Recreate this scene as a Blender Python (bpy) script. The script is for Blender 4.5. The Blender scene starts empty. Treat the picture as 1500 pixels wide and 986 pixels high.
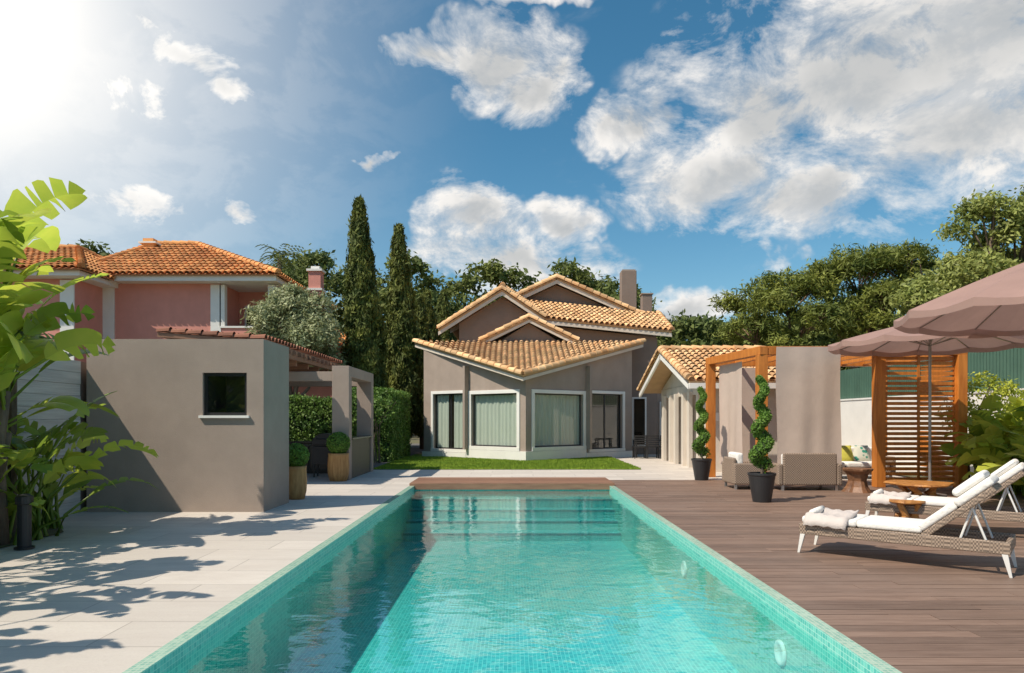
import bpy, bmesh, math, random
import numpy as np
from mathutils import Vector, Matrix
random.seed(7); rng=np.random.default_rng(7)
SC=bpy.context.scene
V3=Vector
# ------------------------------------------------------------ materials
def new_mat(name):
    m=bpy.data.materials.new(name); m.use_nodes=True
    nt=m.node_tree; b=nt.nodes['Principled BSDF']; return m,nt,b
def N(nt,t,**k):
    n=nt.nodes.new(t)
    for a,v in k.items(): setattr(n,a,v)
    return n
def math_n(nt,op,a,b=None,c=None,clamp=False):
    n=N(nt,'ShaderNodeMath',operation=op); n.use_clamp=clamp
    for i,x in enumerate((a,b,c)):
        if x is None: continue
        if isinstance(x,(int,float)): n.inputs[i].default_value=x
        else: nt.links.new(x,n.inputs[i])
    return n.outputs[0]
def mixc(nt,f,a,b,mode='MIX'):
    n=N(nt,'ShaderNodeMix',data_type='RGBA',blend_type=mode)
    for i,x in ((0,f),(6,a),(7,b)):
        if isinstance(x,(int,float)): n.inputs[i].default_value=x
        elif isinstance(x,tuple): n.inputs[i].default_value=(*x[:3],1)
        else: nt.links.new(x,n.inputs[i])
    return n.outputs[2]
def maprange(nt,v,a,b,c,d,smooth=False):
    n=N(nt,'ShaderNodeMapRange')
    if smooth: n.interpolation_type='SMOOTHSTEP'
    nt.links.new(v,n.inputs[0])
    for i,x in enumerate((a,b,c,d)): n.inputs[i+1].default_value=x
    return n.outputs[0]
def noise(nt,vec,scale,detail=4,rough=.55,dist=0):
    n=N(nt,'ShaderNodeTexNoise'); n.inputs['Scale'].default_value=scale
    n.inputs['Detail'].default_value=detail; n.inputs['Roughness'].default_value=rough
    n.inputs['Distortion'].default_value=dist
    nt.links.new(vec,n.inputs['Vector']); return n
def objco(nt,scale=None,rot=None):
    t=N(nt,'ShaderNodeTexCoord')
    if scale is None and rot is None: return t.outputs['Object']
    m=N(nt,'ShaderNodeMapping'); nt.links.new(t.outputs['Object'],m.inputs[0])
    if scale: m.inputs['Scale'].default_value=scale
    if rot: m.inputs['Rotation'].default_value=rot
    return m.outputs[0]
def M(name,col,rough=.75,col2=None,scale=2.,var=.12,island=0.,bump=0.,bscale=60.,metal=0.,stretch=None,trans=0.,spec=.5,grime=0.,det=4):
    m,nt,b=new_mat(name); co=objco(nt,stretch)
    n=noise(nt,co,scale,det,.6)
    if col2: c=mixc(nt,maprange(nt,n.outputs[0],.35,.65,0,1),col,col2)
    else: c=mixc(nt,maprange(nt,n.outputs[0],.3,.7,0,1),tuple(x*(1-var) for x in col),tuple(min(1,x*(1+var)) for x in col))
    if island:
        g=N(nt,'ShaderNodeNewGeometry')
        f=maprange(nt,g.outputs['Random Per Island'],0,1,1-island,1+island)
        cx=N(nt,'ShaderNodeCombineColor')
        for i in range(3): nt.links.new(f,cx.inputs[i])
        c=mixc(nt,1.,c,cx.outputs[0],'MULTIPLY')
    if grime:
        n2=noise(nt,objco(nt,(1,1,.25)),1.3,6,.65)
        c=mixc(nt,maprange(nt,n2.outputs[0],.45,.75,0,grime),c,tuple(x*.55 for x in col))
    nt.links.new(c,b.inputs['Base Color'])
    b.inputs['Roughness'].default_value=rough; b.inputs['Metallic'].default_value=metal
    b.inputs['Specular IOR Level'].default_value=spec
    if bump:
        n3=noise(nt,co,bscale,4,.6); bp=N(nt,'ShaderNodeBump'); bp.inputs['Strength'].default_value=bump
        bp.inputs['Distance'].default_value=.02; nt.links.new(n3.outputs[0],bp.inputs['Height']); nt.links.new(bp.outputs[0],b.inputs['Normal'])
    if trans:
        out=[x for x in nt.nodes if x.type=='OUTPUT_MATERIAL'][0]
        t=N(nt,'ShaderNodeBsdfTranslucent'); nt.links.new(c,t.inputs[0])
        mx=N(nt,'ShaderNodeMixShader'); mx.inputs[0].default_value=trans
        nt.links.new(b.outputs[0],mx.inputs[1]); nt.links.new(t.outputs[0],mx.inputs[2]); nt.links.new(mx.outputs[0],out.inputs[0])
    return m
taupe=M('taupe_render',(.345,.275,.23),.9,var=.07,bump=.25,bscale=90,grime=.18)
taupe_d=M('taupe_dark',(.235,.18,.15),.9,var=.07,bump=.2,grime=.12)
white=M('white_paint',(.78,.76,.72),.6,var=.04,grime=.1)
cream=M('cream_render',(.62,.55,.47),.85,var=.05,bump=.2,grime=.15)
pink=M('pink_render',(.66,.28,.225),.9,var=.06,grime=.18)
tile_y=M('roof_tile',(.78,.52,.28),.85,col2=(.66,.36,.16),scale=1.3,island=.3,bump=.3)
tile_o=M('roof_tile_orange',(.74,.35,.12),.85,col2=(.60,.24,.08),scale=1.,island=.3,bump=.3)
tile_r=M('roof_tile_red',(.30,.12,.07),.85,col2=(.2,.08,.05),scale=1.5,island=.3)
black=M('black_metal',(.02,.02,.022),.4,var=.1)
dgrey=M('dark_grey',(.05,.05,.052),.5,var=.1)
wood_o=M('orange_wood',(.62,.215,.035),.5,col2=(.45,.14,.02),scale=2.5,stretch=(4,4,.6),island=.15,bump=.15)
wood_b=M('brown_wood',(.20,.10,.06),.6,col2=(.29,.15,.09),scale=3,stretch=(.6,6,6),island=.2,bump=.2)
barrel=M('pot_wood',(.52,.29,.10),.6,col2=(.34,.16,.05),scale=3,stretch=(5,5,.8),bump=.3)
fabric_w=M('white_fabric',(.80,.77,.72),.95,var=.05,scale=5,bump=.5,bscale=25)
fabric_b=M('beige_curtain',(.50,.395,.33),.95,var=.06,scale=2,bump=.3,bscale=6)
parasol_m=M('parasol_fabric',(.44,.28,.24),.9,var=.06,scale=2,trans=.3)
steel=M('steel',(.5,.5,.5),.3,metal=.9)
bark=M('bark',(.12,.085,.06),.95,col2=(.2,.15,.11),scale=5,stretch=(3,3,.7),bump=.8,bscale=12)
bark_r=M('pine_bark',(.18,.10,.07),.95,col2=(.28,.18,.12),scale=4,stretch=(3,3,.7),bump=.8,bscale=10)
pine_l=M('pine_needles',(.11,.15,.028),.7,col2=(.27,.29,.05),scale=.6,island=.38,trans=.3,det=3)
pine_far=M('far_foliage',(.09,.13,.035),.8,col2=(.22,.25,.06),scale=.22,island=.35,trans=.3,det=3)
light_l=M('light_leaves',(.22,.27,.06),.6,col2=(.40,.42,.12),scale=.8,island=.35,trans=.35,det=3)
olive_l=M('olive_leaves',(.24,.28,.13),.6,col2=(.40,.42,.22),scale=1.2,island=.3,trans=.25,det=3)
cyp_l=M('cypress_leaves',(.06,.09,.017),.8,col2=(.17,.19,.033),scale=1.5,island=.35,trans=.2,det=3)
hedge_l=M('hedge_leaves',(.07,.16,.025),.6,col2=(.16,.26,.04),scale=2.5,island=.35,trans=.25,det=3)
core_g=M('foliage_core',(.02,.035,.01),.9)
topi_l=M('topiary_leaves',(.09,.20,.02),.6,col2=(.17,.30,.04),scale=6,island=.35,trans=.25)
yel_l=M('yellow_shrub_leaves',(.55,.55,.06),.6,col2=(.28,.36,.05),scale=3,island=.3,trans=.3)
strel=M('banana_leaf',(.17,.28,.035),.38,col2=(.34,.43,.06),scale=1.1,island=.25,trans=.45)
strel_y=M('banana_leaf_yellow',(.62,.64,.09),.38,col2=(.40,.52,.06),scale=1.1,island=.2,trans=.5)
agave_m=M('agave_leaf',(.3,.36,.32),.6,var=.15,island=.2)
grass_m=M('lawn',(.16,.26,.022),.9,col2=(.23,.32,.03),scale=1.5,island=.3,trans=.2)
soil=M('soil',(.17,.13,.085),1,col2=(.11,.12,.05),scale=1.2,bump=.5,bscale=10)
asphalt=M('asphalt_path',(.13,.125,.12),.9,var=.15,bump=.4)
board=M('board_concrete',(.66,.63,.59),.85,col2=(.5,.47,.44),scale=1.5,stretch=(.5,.5,9),bump=.4,bscale=5)
def wicker(name,col,sc=55):
    m,nt,b=new_mat(name); co=objco(nt)
    ck=N(nt,'ShaderNodeTexChecker'); ck.inputs['Scale'].default_value=sc; nt.links.new(co,ck.inputs[0])
    ck.inputs[1].default_value=(*col,1); ck.inputs[2].default_value=(*[x*.3 for x in col],1)
    nn=noise(nt,co,25,2); c=mixc(nt,maprange(nt,nn.outputs[0],.3,.7,0,.5),ck.outputs[0],tuple(x*.6 for x in col))
    nt.links.new(c,b.inputs[0]); b.inputs['Roughness'].default_value=.6
    bp=N(nt,'ShaderNodeBump'); bp.inputs['Strength'].default_value=.6; bp.inputs['Distance'].default_value=.01
    nt.links.new(ck.outputs[1],bp.inputs['Height']); nt.links.new(bp.outputs[0],b.inputs['Normal']); return m
wick=wicker('wicker',(.42,.31,.23),46); wick_d=wicker('wicker_brown',(.42,.31,.23),38)
def mosaic(name,rot,c1,c2,mort,tile=.04,patch=.3):
    m,nt,b=new_mat(name); co=objco(nt,None,rot)
    br=N(nt,'ShaderNodeTexBrick'); br.offset=0; br.squash=1
    nt.links.new(co,br.inputs['Vector']); br.inputs['Scale'].default_value=1
    br.inputs['Brick Width'].default_value=tile; br.inputs['Row Height'].default_value=tile
    br.inputs['Mortar Size'].default_value=tile*.08; br.inputs['Bias'].default_value=-.1
    br.inputs['Color1'].default_value=(*c1,1); br.inputs['Color2'].default_value=(*c2,1); br.inputs['Mortar'].default_value=(*mort,1)
    n=noise(nt,co,1.1,5,.6); c=mixc(nt,maprange(nt,n.outputs[0],.35,.65,0,patch),br.outputs[0],c2)
    nt.links.new(c,b.inputs[0]); b.inputs['Roughness'].default_value=.25; return m
T1=(.02,.36,.38); T2c=(.11,.62,.60); TM=(.32,.74,.70)
mos_f=mosaic('mosaic_floor',None,T1,T2c,TM,.045,.4)
mos_x=mosaic('mosaic_wall_side',(0,math.pi/2,0),(.08,.40,.35),(.22,.60,.50),(.4,.64,.55))
mos_y=mosaic('mosaic_wall_end',(math.pi/2,0,0),T1,T2c,TM)
cop_f=mosaic('mosaic_coping',None,(.18,.40,.32),(.40,.58,.46),(.55,.62,.5),.035)
def paving():
    m,nt,b=new_mat('stone_paving'); co=objco(nt)
    br=N(nt,'ShaderNodeTexBrick'); br.offset=.5; br.squash=1; nt.links.new(co,br.inputs['Vector'])
    br.inputs['Scale'].default_value=1; br.inputs['Brick Width'].default_value=1.2; br.inputs['Row Height'].default_value=.6
    br.inputs['Mortar Size'].default_value=.005; br.inputs['Color1'].default_value=(.72,.655,.585,1); br.inputs['Color2'].default_value=(.60,.545,.485,1); br.inputs['Mortar'].default_value=(.27,.24,.21,1)
    n=noise(nt,objco(nt,(1,2.5,1)),1.1,7,.68); c=mixc(nt,maprange(nt,n.outputs[0],.35,.7,0,.7),br.outputs[0],(.50,.44,.39))
    n2=noise(nt,co,45,3,.6); c=mixc(nt,maprange(nt,n2.outputs[0],.5,.8,0,.25),c,(.36,.32,.28))
    nt.links.new(c,b.inputs[0]); nt.links.new(maprange(nt,n.outputs[0],.3,.7,.4,.7),b.inputs['Roughness'])
    bp=N(nt,'ShaderNodeBump'); bp.inputs['Strength'].default_value=.3; bp.inputs['Distance'].default_value=.004
    nt.links.new(math_n(nt,'SUBTRACT',n2.outputs[0],br.outputs[1]),bp.inputs['Height']); nt.links.new(bp.outputs[0],b.inputs['Normal']); return m
pave=paving()
def deckmat():
    m,nt,b=new_mat('deck_boards'); co=objco(nt,(1,14,1)); g=N(nt,'ShaderNodeNewGeometry')
    n=noise(nt,co,2.5,6,.65); c=mixc(nt,maprange(nt,n.outputs[0],.3,.7,0,1),(.155,.095,.067),(.27,.178,.132))
    f=maprange(nt,g.outputs['Random Per Island'],0,1,.78,1.2); cx=N(nt,'ShaderNodeCombineColor')
    for i in range(3): nt.links.new(f,cx.inputs[i])
    c=mixc(nt,1.,c,cx.outputs[0],'MULTIPLY')
    n2=noise(nt,objco(nt),.7,5,.6); c=mixc(nt,maprange(nt,n2.outputs[0],.45,.75,0,.4),c,(.29,.21,.165))
    nt.links.new(c,b.inputs[0]); b.inputs['Roughness'].default_value=.55
    w=N(nt,'ShaderNodeTexWave',bands_direction='Y'); w.inputs['Scale'].default_value=22; nt.links.new(objco(nt),w.inputs[0])
    bp=N(nt,'ShaderNodeBump'); bp.inputs['Strength'].default_value=.3; bp.inputs['Distance'].default_value=.003
    nt.links.new(w.outputs[1],bp.inputs['Height']); nt.links.new(bp.outputs[0],b.inputs['Normal']); return m
deck_m=deckmat()
def schlick(nt,f0,normal=None,pw=5.):
    g=N(nt,'ShaderNodeNewGeometry'); d=N(nt,'ShaderNodeVectorMath',operation='DOT_PRODUCT')
    nt.links.new(g.outputs['Incoming'],d.inputs[0]); nt.links.new(normal if normal else g.outputs['Normal'],d.inputs[1])
    a=math_n(nt,'SUBTRACT',1.,math_n(nt,'ABSOLUTE',d.outputs['Value']),clamp=True)
    return math_n(nt,'ADD',math_n(nt,'MULTIPLY',math_n(nt,'POWER',a,pw),1-f0),f0,clamp=True)
def glassmat(name,tint=(.88,.92,.9),refl=.10):
    m,nt,b=new_mat(name); nt.nodes.remove(b); out=[x for x in nt.nodes if x.type=='OUTPUT_MATERIAL'][0]
    t=N(nt,'ShaderNodeBsdfTransparent'); t.inputs[0].default_value=(*tint,1)
    g=N(nt,'ShaderNodeBsdfGlossy'); g.inputs['Roughness'].default_value=.02
    mx=N(nt,'ShaderNodeMixShader'); nt.links.new(schlick(nt,refl),mx.inputs[0])
    nt.links.new(t.outputs[0],mx.inputs[1]); nt.links.new(g.outputs[0],mx.inputs[2]); nt.links.new(mx.outputs[0],out.inputs[0]); return m
glass=glassmat('window_glass')
def watermat():
    m,nt,b=new_mat('pool_water'); nt.nodes.remove(b); out=[x for x in nt.nodes if x.type=='OUTPUT_MATERIAL'][0]
    t=N(nt,'ShaderNodeBsdfTransparent'); t.inputs[0].default_value=(.64,.97,.95,1)
    g=N(nt,'ShaderNodeBsdfGlossy'); g.inputs['Roughness'].default_value=.01; g.inputs[0].default_value=(1,1,1,1)
    n1=noise(nt,objco(nt,(1,1.2,1)),1.6,3,.5,.5); n2=noise(nt,objco(nt,(1,1.6,1)),6,3,.55,.4)
    h=math_n(nt,'ADD',n1.outputs[0],math_n(nt,'MULTIPLY',n2.outputs[0],.16))
    bp=N(nt,'ShaderNodeBump'); bp.inputs['Strength'].default_value=.2; bp.inputs['Distance'].default_value=.06; nt.links.new(h,bp.inputs['Height'])
    nt.links.new(bp.outputs[0],g.inputs['Normal'])
    mx=N(nt,'ShaderNodeMixShader'); nt.links.new(schlick(nt,.06,bp.outputs[0],4.0),mx.inputs[0]); nt.links.new(t.outputs[0],mx.inputs[1]); nt.links.new(g.outputs[0],mx.inputs[2]); nt.links.new(mx.outputs[0],out.inputs[0]); return m
water_m=watermat()
# ------------------------------------------------------------ mesh helpers
def group(name,loc=(0,0,0)):
    e=bpy.data.objects.new(name,None); e.empty_display_size=.3; e.location=loc; SC.collection.objects.link(e); return e
def attach(o,p):
    if p is not None:
        o.parent=p; o.matrix_parent_inverse=Matrix.Translation(-Vector(p.location))
class Fr:
    def __init__(s,o,u,v=None,w=(0,0,1)):
        s.o=V3(o); s.u=V3(u).normalized(); s.w=V3(w).normalized(); s.v=V3(v).normalized() if v is not None else s.w.cross(s.u)
    def __call__(s,a,b,c): return s.o+s.u*a+s.v*b+s.w*c
W0=Fr((0,0,0),(1,0,0),(0,1,0))
class MB:
    def __init__(s): s.v=[];s.f=[];s.m=[]
    def add(s,vs,fs,mi=0):
        k=len(s.v); s.v+= [tuple(x) for x in vs]; s.f+=[tuple(i+k for i in f) for f in fs]; s.m+=[mi]*len(fs)
    def box(s,x0,x1,y0,y1,z0,z1,mi=0,fr=W0):
        P=[fr(x,y,z) for z in (z0,z1) for x,y in ((x0,y0),(x1,y0),(x1,y1),(x0,y1))]
        s.add(P,[(3,2,1,0),(4,5,6,7),(0,1,5,4),(1,2,6,5),(2,3,7,6),(3,0,4,7)],mi)
    def prism(s,fr,poly,d0,d1,mi=0):
        n=len(poly); P=[fr(a,d0,c) for a,c in poly]+[fr(a,d1,c) for a,c in poly]
        s.add(P,[tuple(range(n)),tuple(range(2*n-1,n-1,-1))]+[(i,(i+1)%n,n+(i+1)%n,n+i) for i in range(n)],mi)
    def slab(s,pts,t,mi=0):
        pts=[V3(p) for p in pts]; n=(pts[1]-pts[0]).cross(pts[2]-pts[0]).normalized()
        if n.z<0: n=-n
        k=len(pts); P=pts+[p-n*t for p in pts]
        s.add(P,[tuple(range(k)),tuple(range(2*k-1,k-1,-1))]+[(i,(i+1)%k,k+(i+1)%k,k+i) for i in range(k)],mi)
    def tube(s,pts,rad,n=8,mi=0,cap=True):
        pts=[V3(p) for p in pts]; K=len(pts); P=[]
        if not hasattr(rad,'__len__'): rad=[rad]*K
        for i,p in enumerate(pts):
            t=(pts[min(i+1,K-1)]-pts[max(i-1,0)]).normalized()
            a=t.cross(V3((0,0,1)) if abs(t.z)<.9 else V3((1,0,0))).normalized(); b=t.cross(a)
            for j in range(n):
                q=2*math.pi*j/n; P.append(p+(a*math.cos(q)+b*math.sin(q))*rad[i])
        F=[(i*n+j,i*n+(j+1)%n,(i+1)*n+(j+1)%n,(i+1)*n+j) for i in range(K-1) for j in range(n)]
        if cap: F+=[tuple(range(n-1,-1,-1)),tuple(range((K-1)*n,K*n))]
        s.add(P,F,mi)
    def lathe(s,prof,c,n=24,mi=0,cap=True):
        P=[];K=len(prof)
        for r,z in prof:
            for j in range(n):
                q=2*math.pi*j/n; P.append((c[0]+r*math.cos(q),c[1]+r*math.sin(q),c[2]+z))
        F=[(i*n+j,i*n+(j+1)%n,(i+1)*n+(j+1)%n,(i+1)*n+j) for i in range(K-1) for j in range(n)]
        if cap: F+=[tuple(range(n-1,-1,-1)),tuple(range((K-1)*n,K*n))]
        s.add(P,F,mi)
    def obj(s,name,mats,parent=None,smooth=False,bevel=0,seg=2,subsurf=0,recalc=True):
        me=bpy.data.meshes.new(name); me.from_pydata(s.v,[],s.f)
        for m in (mats if isinstance(mats,(list,tuple)) else [mats]): me.materials.append(m)
        me.polygons.foreach_set('material_index',s.m)
        if recalc:
            bm=bmesh.new(); bm.from_mesh(me); bmesh.ops.recalc_face_normals(bm,faces=bm.faces); bm.to_mesh(me); bm.free()
        if smooth: me.polygons.foreach_set('use_smooth',[True]*len(me.polygons))
        me.update()
        o=bpy.data.objects.new(name,me); SC.collection.objects.link(o); attach(o,parent)
        if bevel:
            b=o.modifiers.new('b','BEVEL'); b.width=bevel; b.segments=seg; b.limit_method='ANGLE'
        if subsurf:
            b=o.modifiers.new('s','SUBSURF'); b.levels=b.render_levels=subsurf
        return o
def quads_obj(name,verts,mat,parent=None):
    n=len(verts); me=bpy.data.meshes.new(name); me.vertices.add(n); me.vertices.foreach_set('co',verts.astype(np.float32).ravel())
    me.loops.add(n); me.loops.foreach_set('vertex_index',np.arange(n,dtype=np.int32))
    me.polygons.add(n//4); me.polygons.foreach_set('loop_start',np.arange(0,n,4,dtype=np.int32))
    me.materials.append(mat); me.update(calc_edges=True); me.validate()
    o=bpy.data.objects.new(name,me); SC.collection.objects.link(o); attach(o,parent); return o
def unit(a): return a/(np.linalg.norm(a,axis=1,keepdims=True)+1e-9)
def leaves(C,Nn,per,cr,L,W,outward=.9,upright=0):
    C=np.repeat(C,per,0); Nn=np.repeat(Nn,per,0); n=len(C)
    p=C+rng.normal(0,1,(n,3))*cr
    m=unit(Nn*outward+rng.normal(0,.6,(n,3))); a=rng.normal(0,1,(n,3)); a[:,2]+=upright; a=unit(a-(a*m).sum(1,keepdims=True)*m); b=np.cross(m,a)
    s=rng.uniform(.6,1.3,(n,1)); a=a*s*L/2; b=b*s*W/2
    return np.stack([p-a,p+b,p+a,p-b],1).reshape(-1,3)
def blob_pts(blobs,dens,inner=.72):
    Cs=[];Ns=[]
    for (x,y,z,rx,ry,rz) in blobs:
        k=max(6,int(dens*(rx*ry+rx*rz+ry*rz)*4.19))
        d=unit(rng.normal(0,1,(k,3))); d[:,2]=np.where(d[:,2]<-.5,-d[:,2],d[:,2])
        r=rng.uniform(inner,1.06,(k,1))
        r*=1+.16*np.sin(d[:,:1]*5+x)*np.cos(d[:,1:2]*6+y)
        Cs.append(np.array([x,y,z])+d*r*np.array([rx,ry,rz])); Ns.append(unit(d/np.array([rx,ry,rz])+np.array([0,0,.3])))
    return np.concatenate(Cs),np.concatenate(Ns)
def sub_blobs(blobs,k,f=(.28,.5),flat=.9,sp=.75):
    out=[]
    for (x,y,z,rx,ry,rz) in blobs:
        for i in range(k):
            d=unit(rng.normal(0,1,(1,3)))[0]; d[2]=abs(d[2])*1.0-.35; q=rng.uniform(*f)
            out.append((x+d[0]*rx*sp,y+d[1]*ry*sp,z+d[2]*rz*(sp+.05),rx*q,ry*q,rz*q*flat))
    return out
def tree(name,base,blobs,lmat,bmat,tr=.2,k=9,dens=3.,per=12,cr=.14,L=.26,W=.1,f=(.28,.5),flat=.9,sp=.75):
    g=group(name,base); sb=sub_blobs(blobs,k,f,flat,sp); C,Nn=blob_pts(sb,dens,.55)
    quads_obj('crown_leaves',leaves(C,Nn,per,cr,L,W),lmat,g)
    mb=MB(); B=V3(base); cz=min(b[2]-b[5] for b in blobs); cen=V3((sum(b[0] for b in blobs)/len(blobs),sum(b[1] for b in blobs)/len(blobs),cz))
    fork=B.lerp(cen,.85); mid=B.lerp(fork,.5)+V3((random.uniform(-.2,.2),random.uniform(-.2,.2),0))
    mb.tube([B,mid,fork],[tr,tr*.8,tr*.65],9)
    for b in blobs:
        c=V3(b[:3]); mb.tube([fork-(fork-B)*.06,fork.lerp(c,.5)+V3((random.uniform(-.3,.3),0,-.15)),c+V3((0,0,b[5]*.2))],[tr*.5,tr*.35,tr*.12],6)
        for sblob in sb[::3]:
            s2=V3(sblob[:3])
            if (s2-c).length<max(b[3:])*1.1: mb.tube([c.lerp(fork,.3),c.lerp(s2,.6),s2],[tr*.2,tr*.14,tr*.05],5)
    mb.obj('trunk',bmat,g,smooth=True); return g
# ------------------------------------------------------------ roof tiles
def tiles(mb,poly,mi=0,col=.23,row=.36,r=.088,down=None):
    poly=[V3(p) for p in poly]; n=V3((0,0,0))
    for i in range(len(poly)): n+=poly[i].cross(poly[(i+1)%len(poly)])
    n.normalize()
    if n.z<0: n=-n
    if down is None: down=(V3((0,0,-1))-n*(-n.z)).normalized()
    s=n.cross(down); o=poly[0]; Q=[((p-o).dot(s),(p-o).dot(down)) for p in poly]
    a=min(q[0] for q in Q); b=max(q[0] for q in Q); k=max(1,int((b-a)/col))
    for i in range(k+1):
        x=a+.05+(b-a-.1)*i/k; ts=[]
        for j in range(len(Q)):
            (x0,t0),(x1,t1)=Q[j],Q[(j+1)%len(Q)]
            if (x0-x)*(x1-x)<=0 and abs(x1-x0)>1e-6: ts.append(t0+(t1-t0)*(x-x0)/(x1-x0))
        if len(ts)<2: continue
        lo,hi=max(ts),min(ts); t=lo+.03
        while t>hi+.08:
            t2=max(t-row*1.15,hi-.02); P=[]; jx=random.uniform(-.006,.006); jz=random.uniform(0,.008)
            for tt,rr,lf in ((t,r*1.12,.045+jz),(t2,r*.9,.012)):
                for q in range(6):
                    an=math.pi*q/5; P.append(o+s*(x+jx+rr*math.cos(an))+down*tt+n*(lf+rr*math.sin(an)))
            mb.add(P,[(q,q+1,q+7,q+6) for q in range(5)]+[(0,6,11,5)],mi)
            t-=row
def caps(mb,p0,p1,r=.13,mi=0,step=.36):
    p0,p1=V3(p0),V3(p1); d=(p1-p0); L=d.length; d.normalize(); s=d.cross(V3((0,0,1))).normalized(); n=s.cross(d)
    k=max(1,int(L/step))
    for i in range(k):
        t=L*i/k; t2=t+L/k*1.12; P=[]
        for tt,rr in ((t,r),(t2,r*.82)):
            for q in range(8):
                an=-.35+(math.pi+.7)*q/7; P.append(p0+d*tt+s*rr*math.cos(an)+n*(rr*math.sin(an)+(.02 if tt==t else 0)))
        mb.add(P,[(q,q+1,q+9,q+8) for q in range(7)]+[tuple(range(8)),tuple(range(15,7,-1))],mi)
# ------------------------------------------------------------ window
curt=M('sheer_curtain',(.74,.79,.70),.9,var=.03,trans=.25)
def window(fr,u0,u1,z0,z1,parent,trim=.13,frame=.05,divs=(),curtain=None,recess=.12,name='window',tm=None,fm=None):
    tm=tm or white; fm=fm or white
    a=MB()
    if trim:
        a.box(u0-trim,u1+trim,-.02,.045,z1,z1+trim,0,fr); a.box(u0-trim,u0,-.02,.042,z0,z1,0,fr); a.box(u1,u1+trim,-.02,.042,z0,z1,0,fr); a.box(u0-trim,u1+trim,-.02,.06,z0-trim,z0,0,fr)
        a.obj(name+'_trim',tm,parent,bevel=.006)
    f=MB(); d0,d1=-recess-.05,-recess
    f.box(u0,u1,d0,d1,z1-frame,z1,0,fr); f.box(u0,u1,d0,d1,z0,z0+frame,0,fr); f.box(u0,u0+frame,d0,d1,z0+frame,z1-frame,0,fr); f.box(u1-frame,u1,d0,d1,z0+frame,z1-frame,0,fr)
    for t in divs:
        x=u0+(u1-u0)*t; f.box(x-frame*.6,x+frame*.6,d0,d1,z0+frame,z1-frame,0,fr)
    f.obj(name+'_frame',fm,parent)
    g=MB(); dz=-recess-.025; g.add([fr(u0+.01,dz,z0+.01),fr(u1-.01,dz,z0+.01),fr(u1-.01,dz,z1-.01),fr(u0+.01,dz,z1-.01)],[(0,1,2,3)]); g.obj(name+'_glass',glass,parent,recalc=False)
    bx=MB(); q=-recess-.9
    bx.add([fr(u0,-recess-.06,z0),fr(u1,-recess-.06,z0),fr(u1,-recess-.06,z1),fr(u0,-recess-.06,z1),fr(u0,q,z0),fr(u1,q,z0),fr(u1,q,z1),fr(u0,q,z1)],[(4,5,6,7),(0,1,5,4),(1,2,6,5),(2,3,7,6),(3,0,4,7)])
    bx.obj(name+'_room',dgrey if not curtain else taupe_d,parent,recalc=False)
    if curtain:
        for ca,cb in curtain:
            c=MB(); K=int((cb-ca)*(u1-u0)/.025); P=[]
            for i in range(K+1):
                x=u0+(u1-u0)*(ca+(cb-ca)*i/K); dd=-recess-.10+.022*math.sin(i*.8+.5*math.sin(i*.11))+.012*math.sin(i*.31)
                P+=[fr(x,dd,z0+.02),fr(x,dd*1.02,z1)]
            c.add(P,[(2*i,2*i+2,2*i+3,2*i+1) for i in range(K)]); c.obj('curtain',curt,parent,smooth=True,recalc=False)
# ============================================================ GROUND
mb=MB(); R=700
px0,px1,py0,py1=-2.45,2.45,.9,16.42
mb.add([(-R,-R,-.04),(R,-R,-.04),(R,R,-.04),(-R,R,-.04),(px0,py0,-.04),(px1,py0,-.04),(px1,py1,-.04),(px0,py1,-.04)],[(0,1,5,4),(1,2,6,5),(2,3,7,6),(3,0,4,7)])
mb.obj('ground',soil,recalc=False)
mb=MB()
for a,b,c,d in ((-9,-2.45,-6,21.6),(-2.45,2.45,-6,.9),(-2.45,2.45,18.0,21.6),(2.45,13,17.96,21.6),(4.1,13,21.6,32)):
    mb.add([(a,c,0),(b,c,0),(b,d,0),(a,d,0)],[(0,1,2,3)])
mb.obj('stone_paving',pave,recalc=False)
mb=MB(); mb.add([(-12,21.6,-.01),(-4.42,21.6,-.01),(-4.42,45,-.01),(-12,45,-.01)],[(0,1,2,3)]); mb.obj('asphalt_path',asphalt,recalc=False)
mb=MB(); y=-5.9
while y<17.9:
    x=2.455; off=random.uniform(.6,2.4); first=True
    while x<13:
        x2=min(13,x+(off if first else 2.4)); first=False
        mb.box(x,x2-.004,y,y+.136,-.02+random.uniform(-.001,.001),.004+random.uniform(-.002,.002)); x=x2
    y+=.1435
mb.obj('wooden_deck',deck_m)
g=group('pool_cover_step',(0,17,0)); mb=MB()
for i in range(11):
    y0=16.32+i*.15; mb.box(-2.45,2.45,y0,y0+.143,.012,.07)
mb.box(-2.45,2.45,16.30,16.318,-.085,.068)
mb.obj('step_boards',wood_b,g,bevel=.004)
mb=MB(); mb.box(-2.44,2.44,16.42,17.98,-.03,.01); mb.obj('step_base',dgrey,g)
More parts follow.
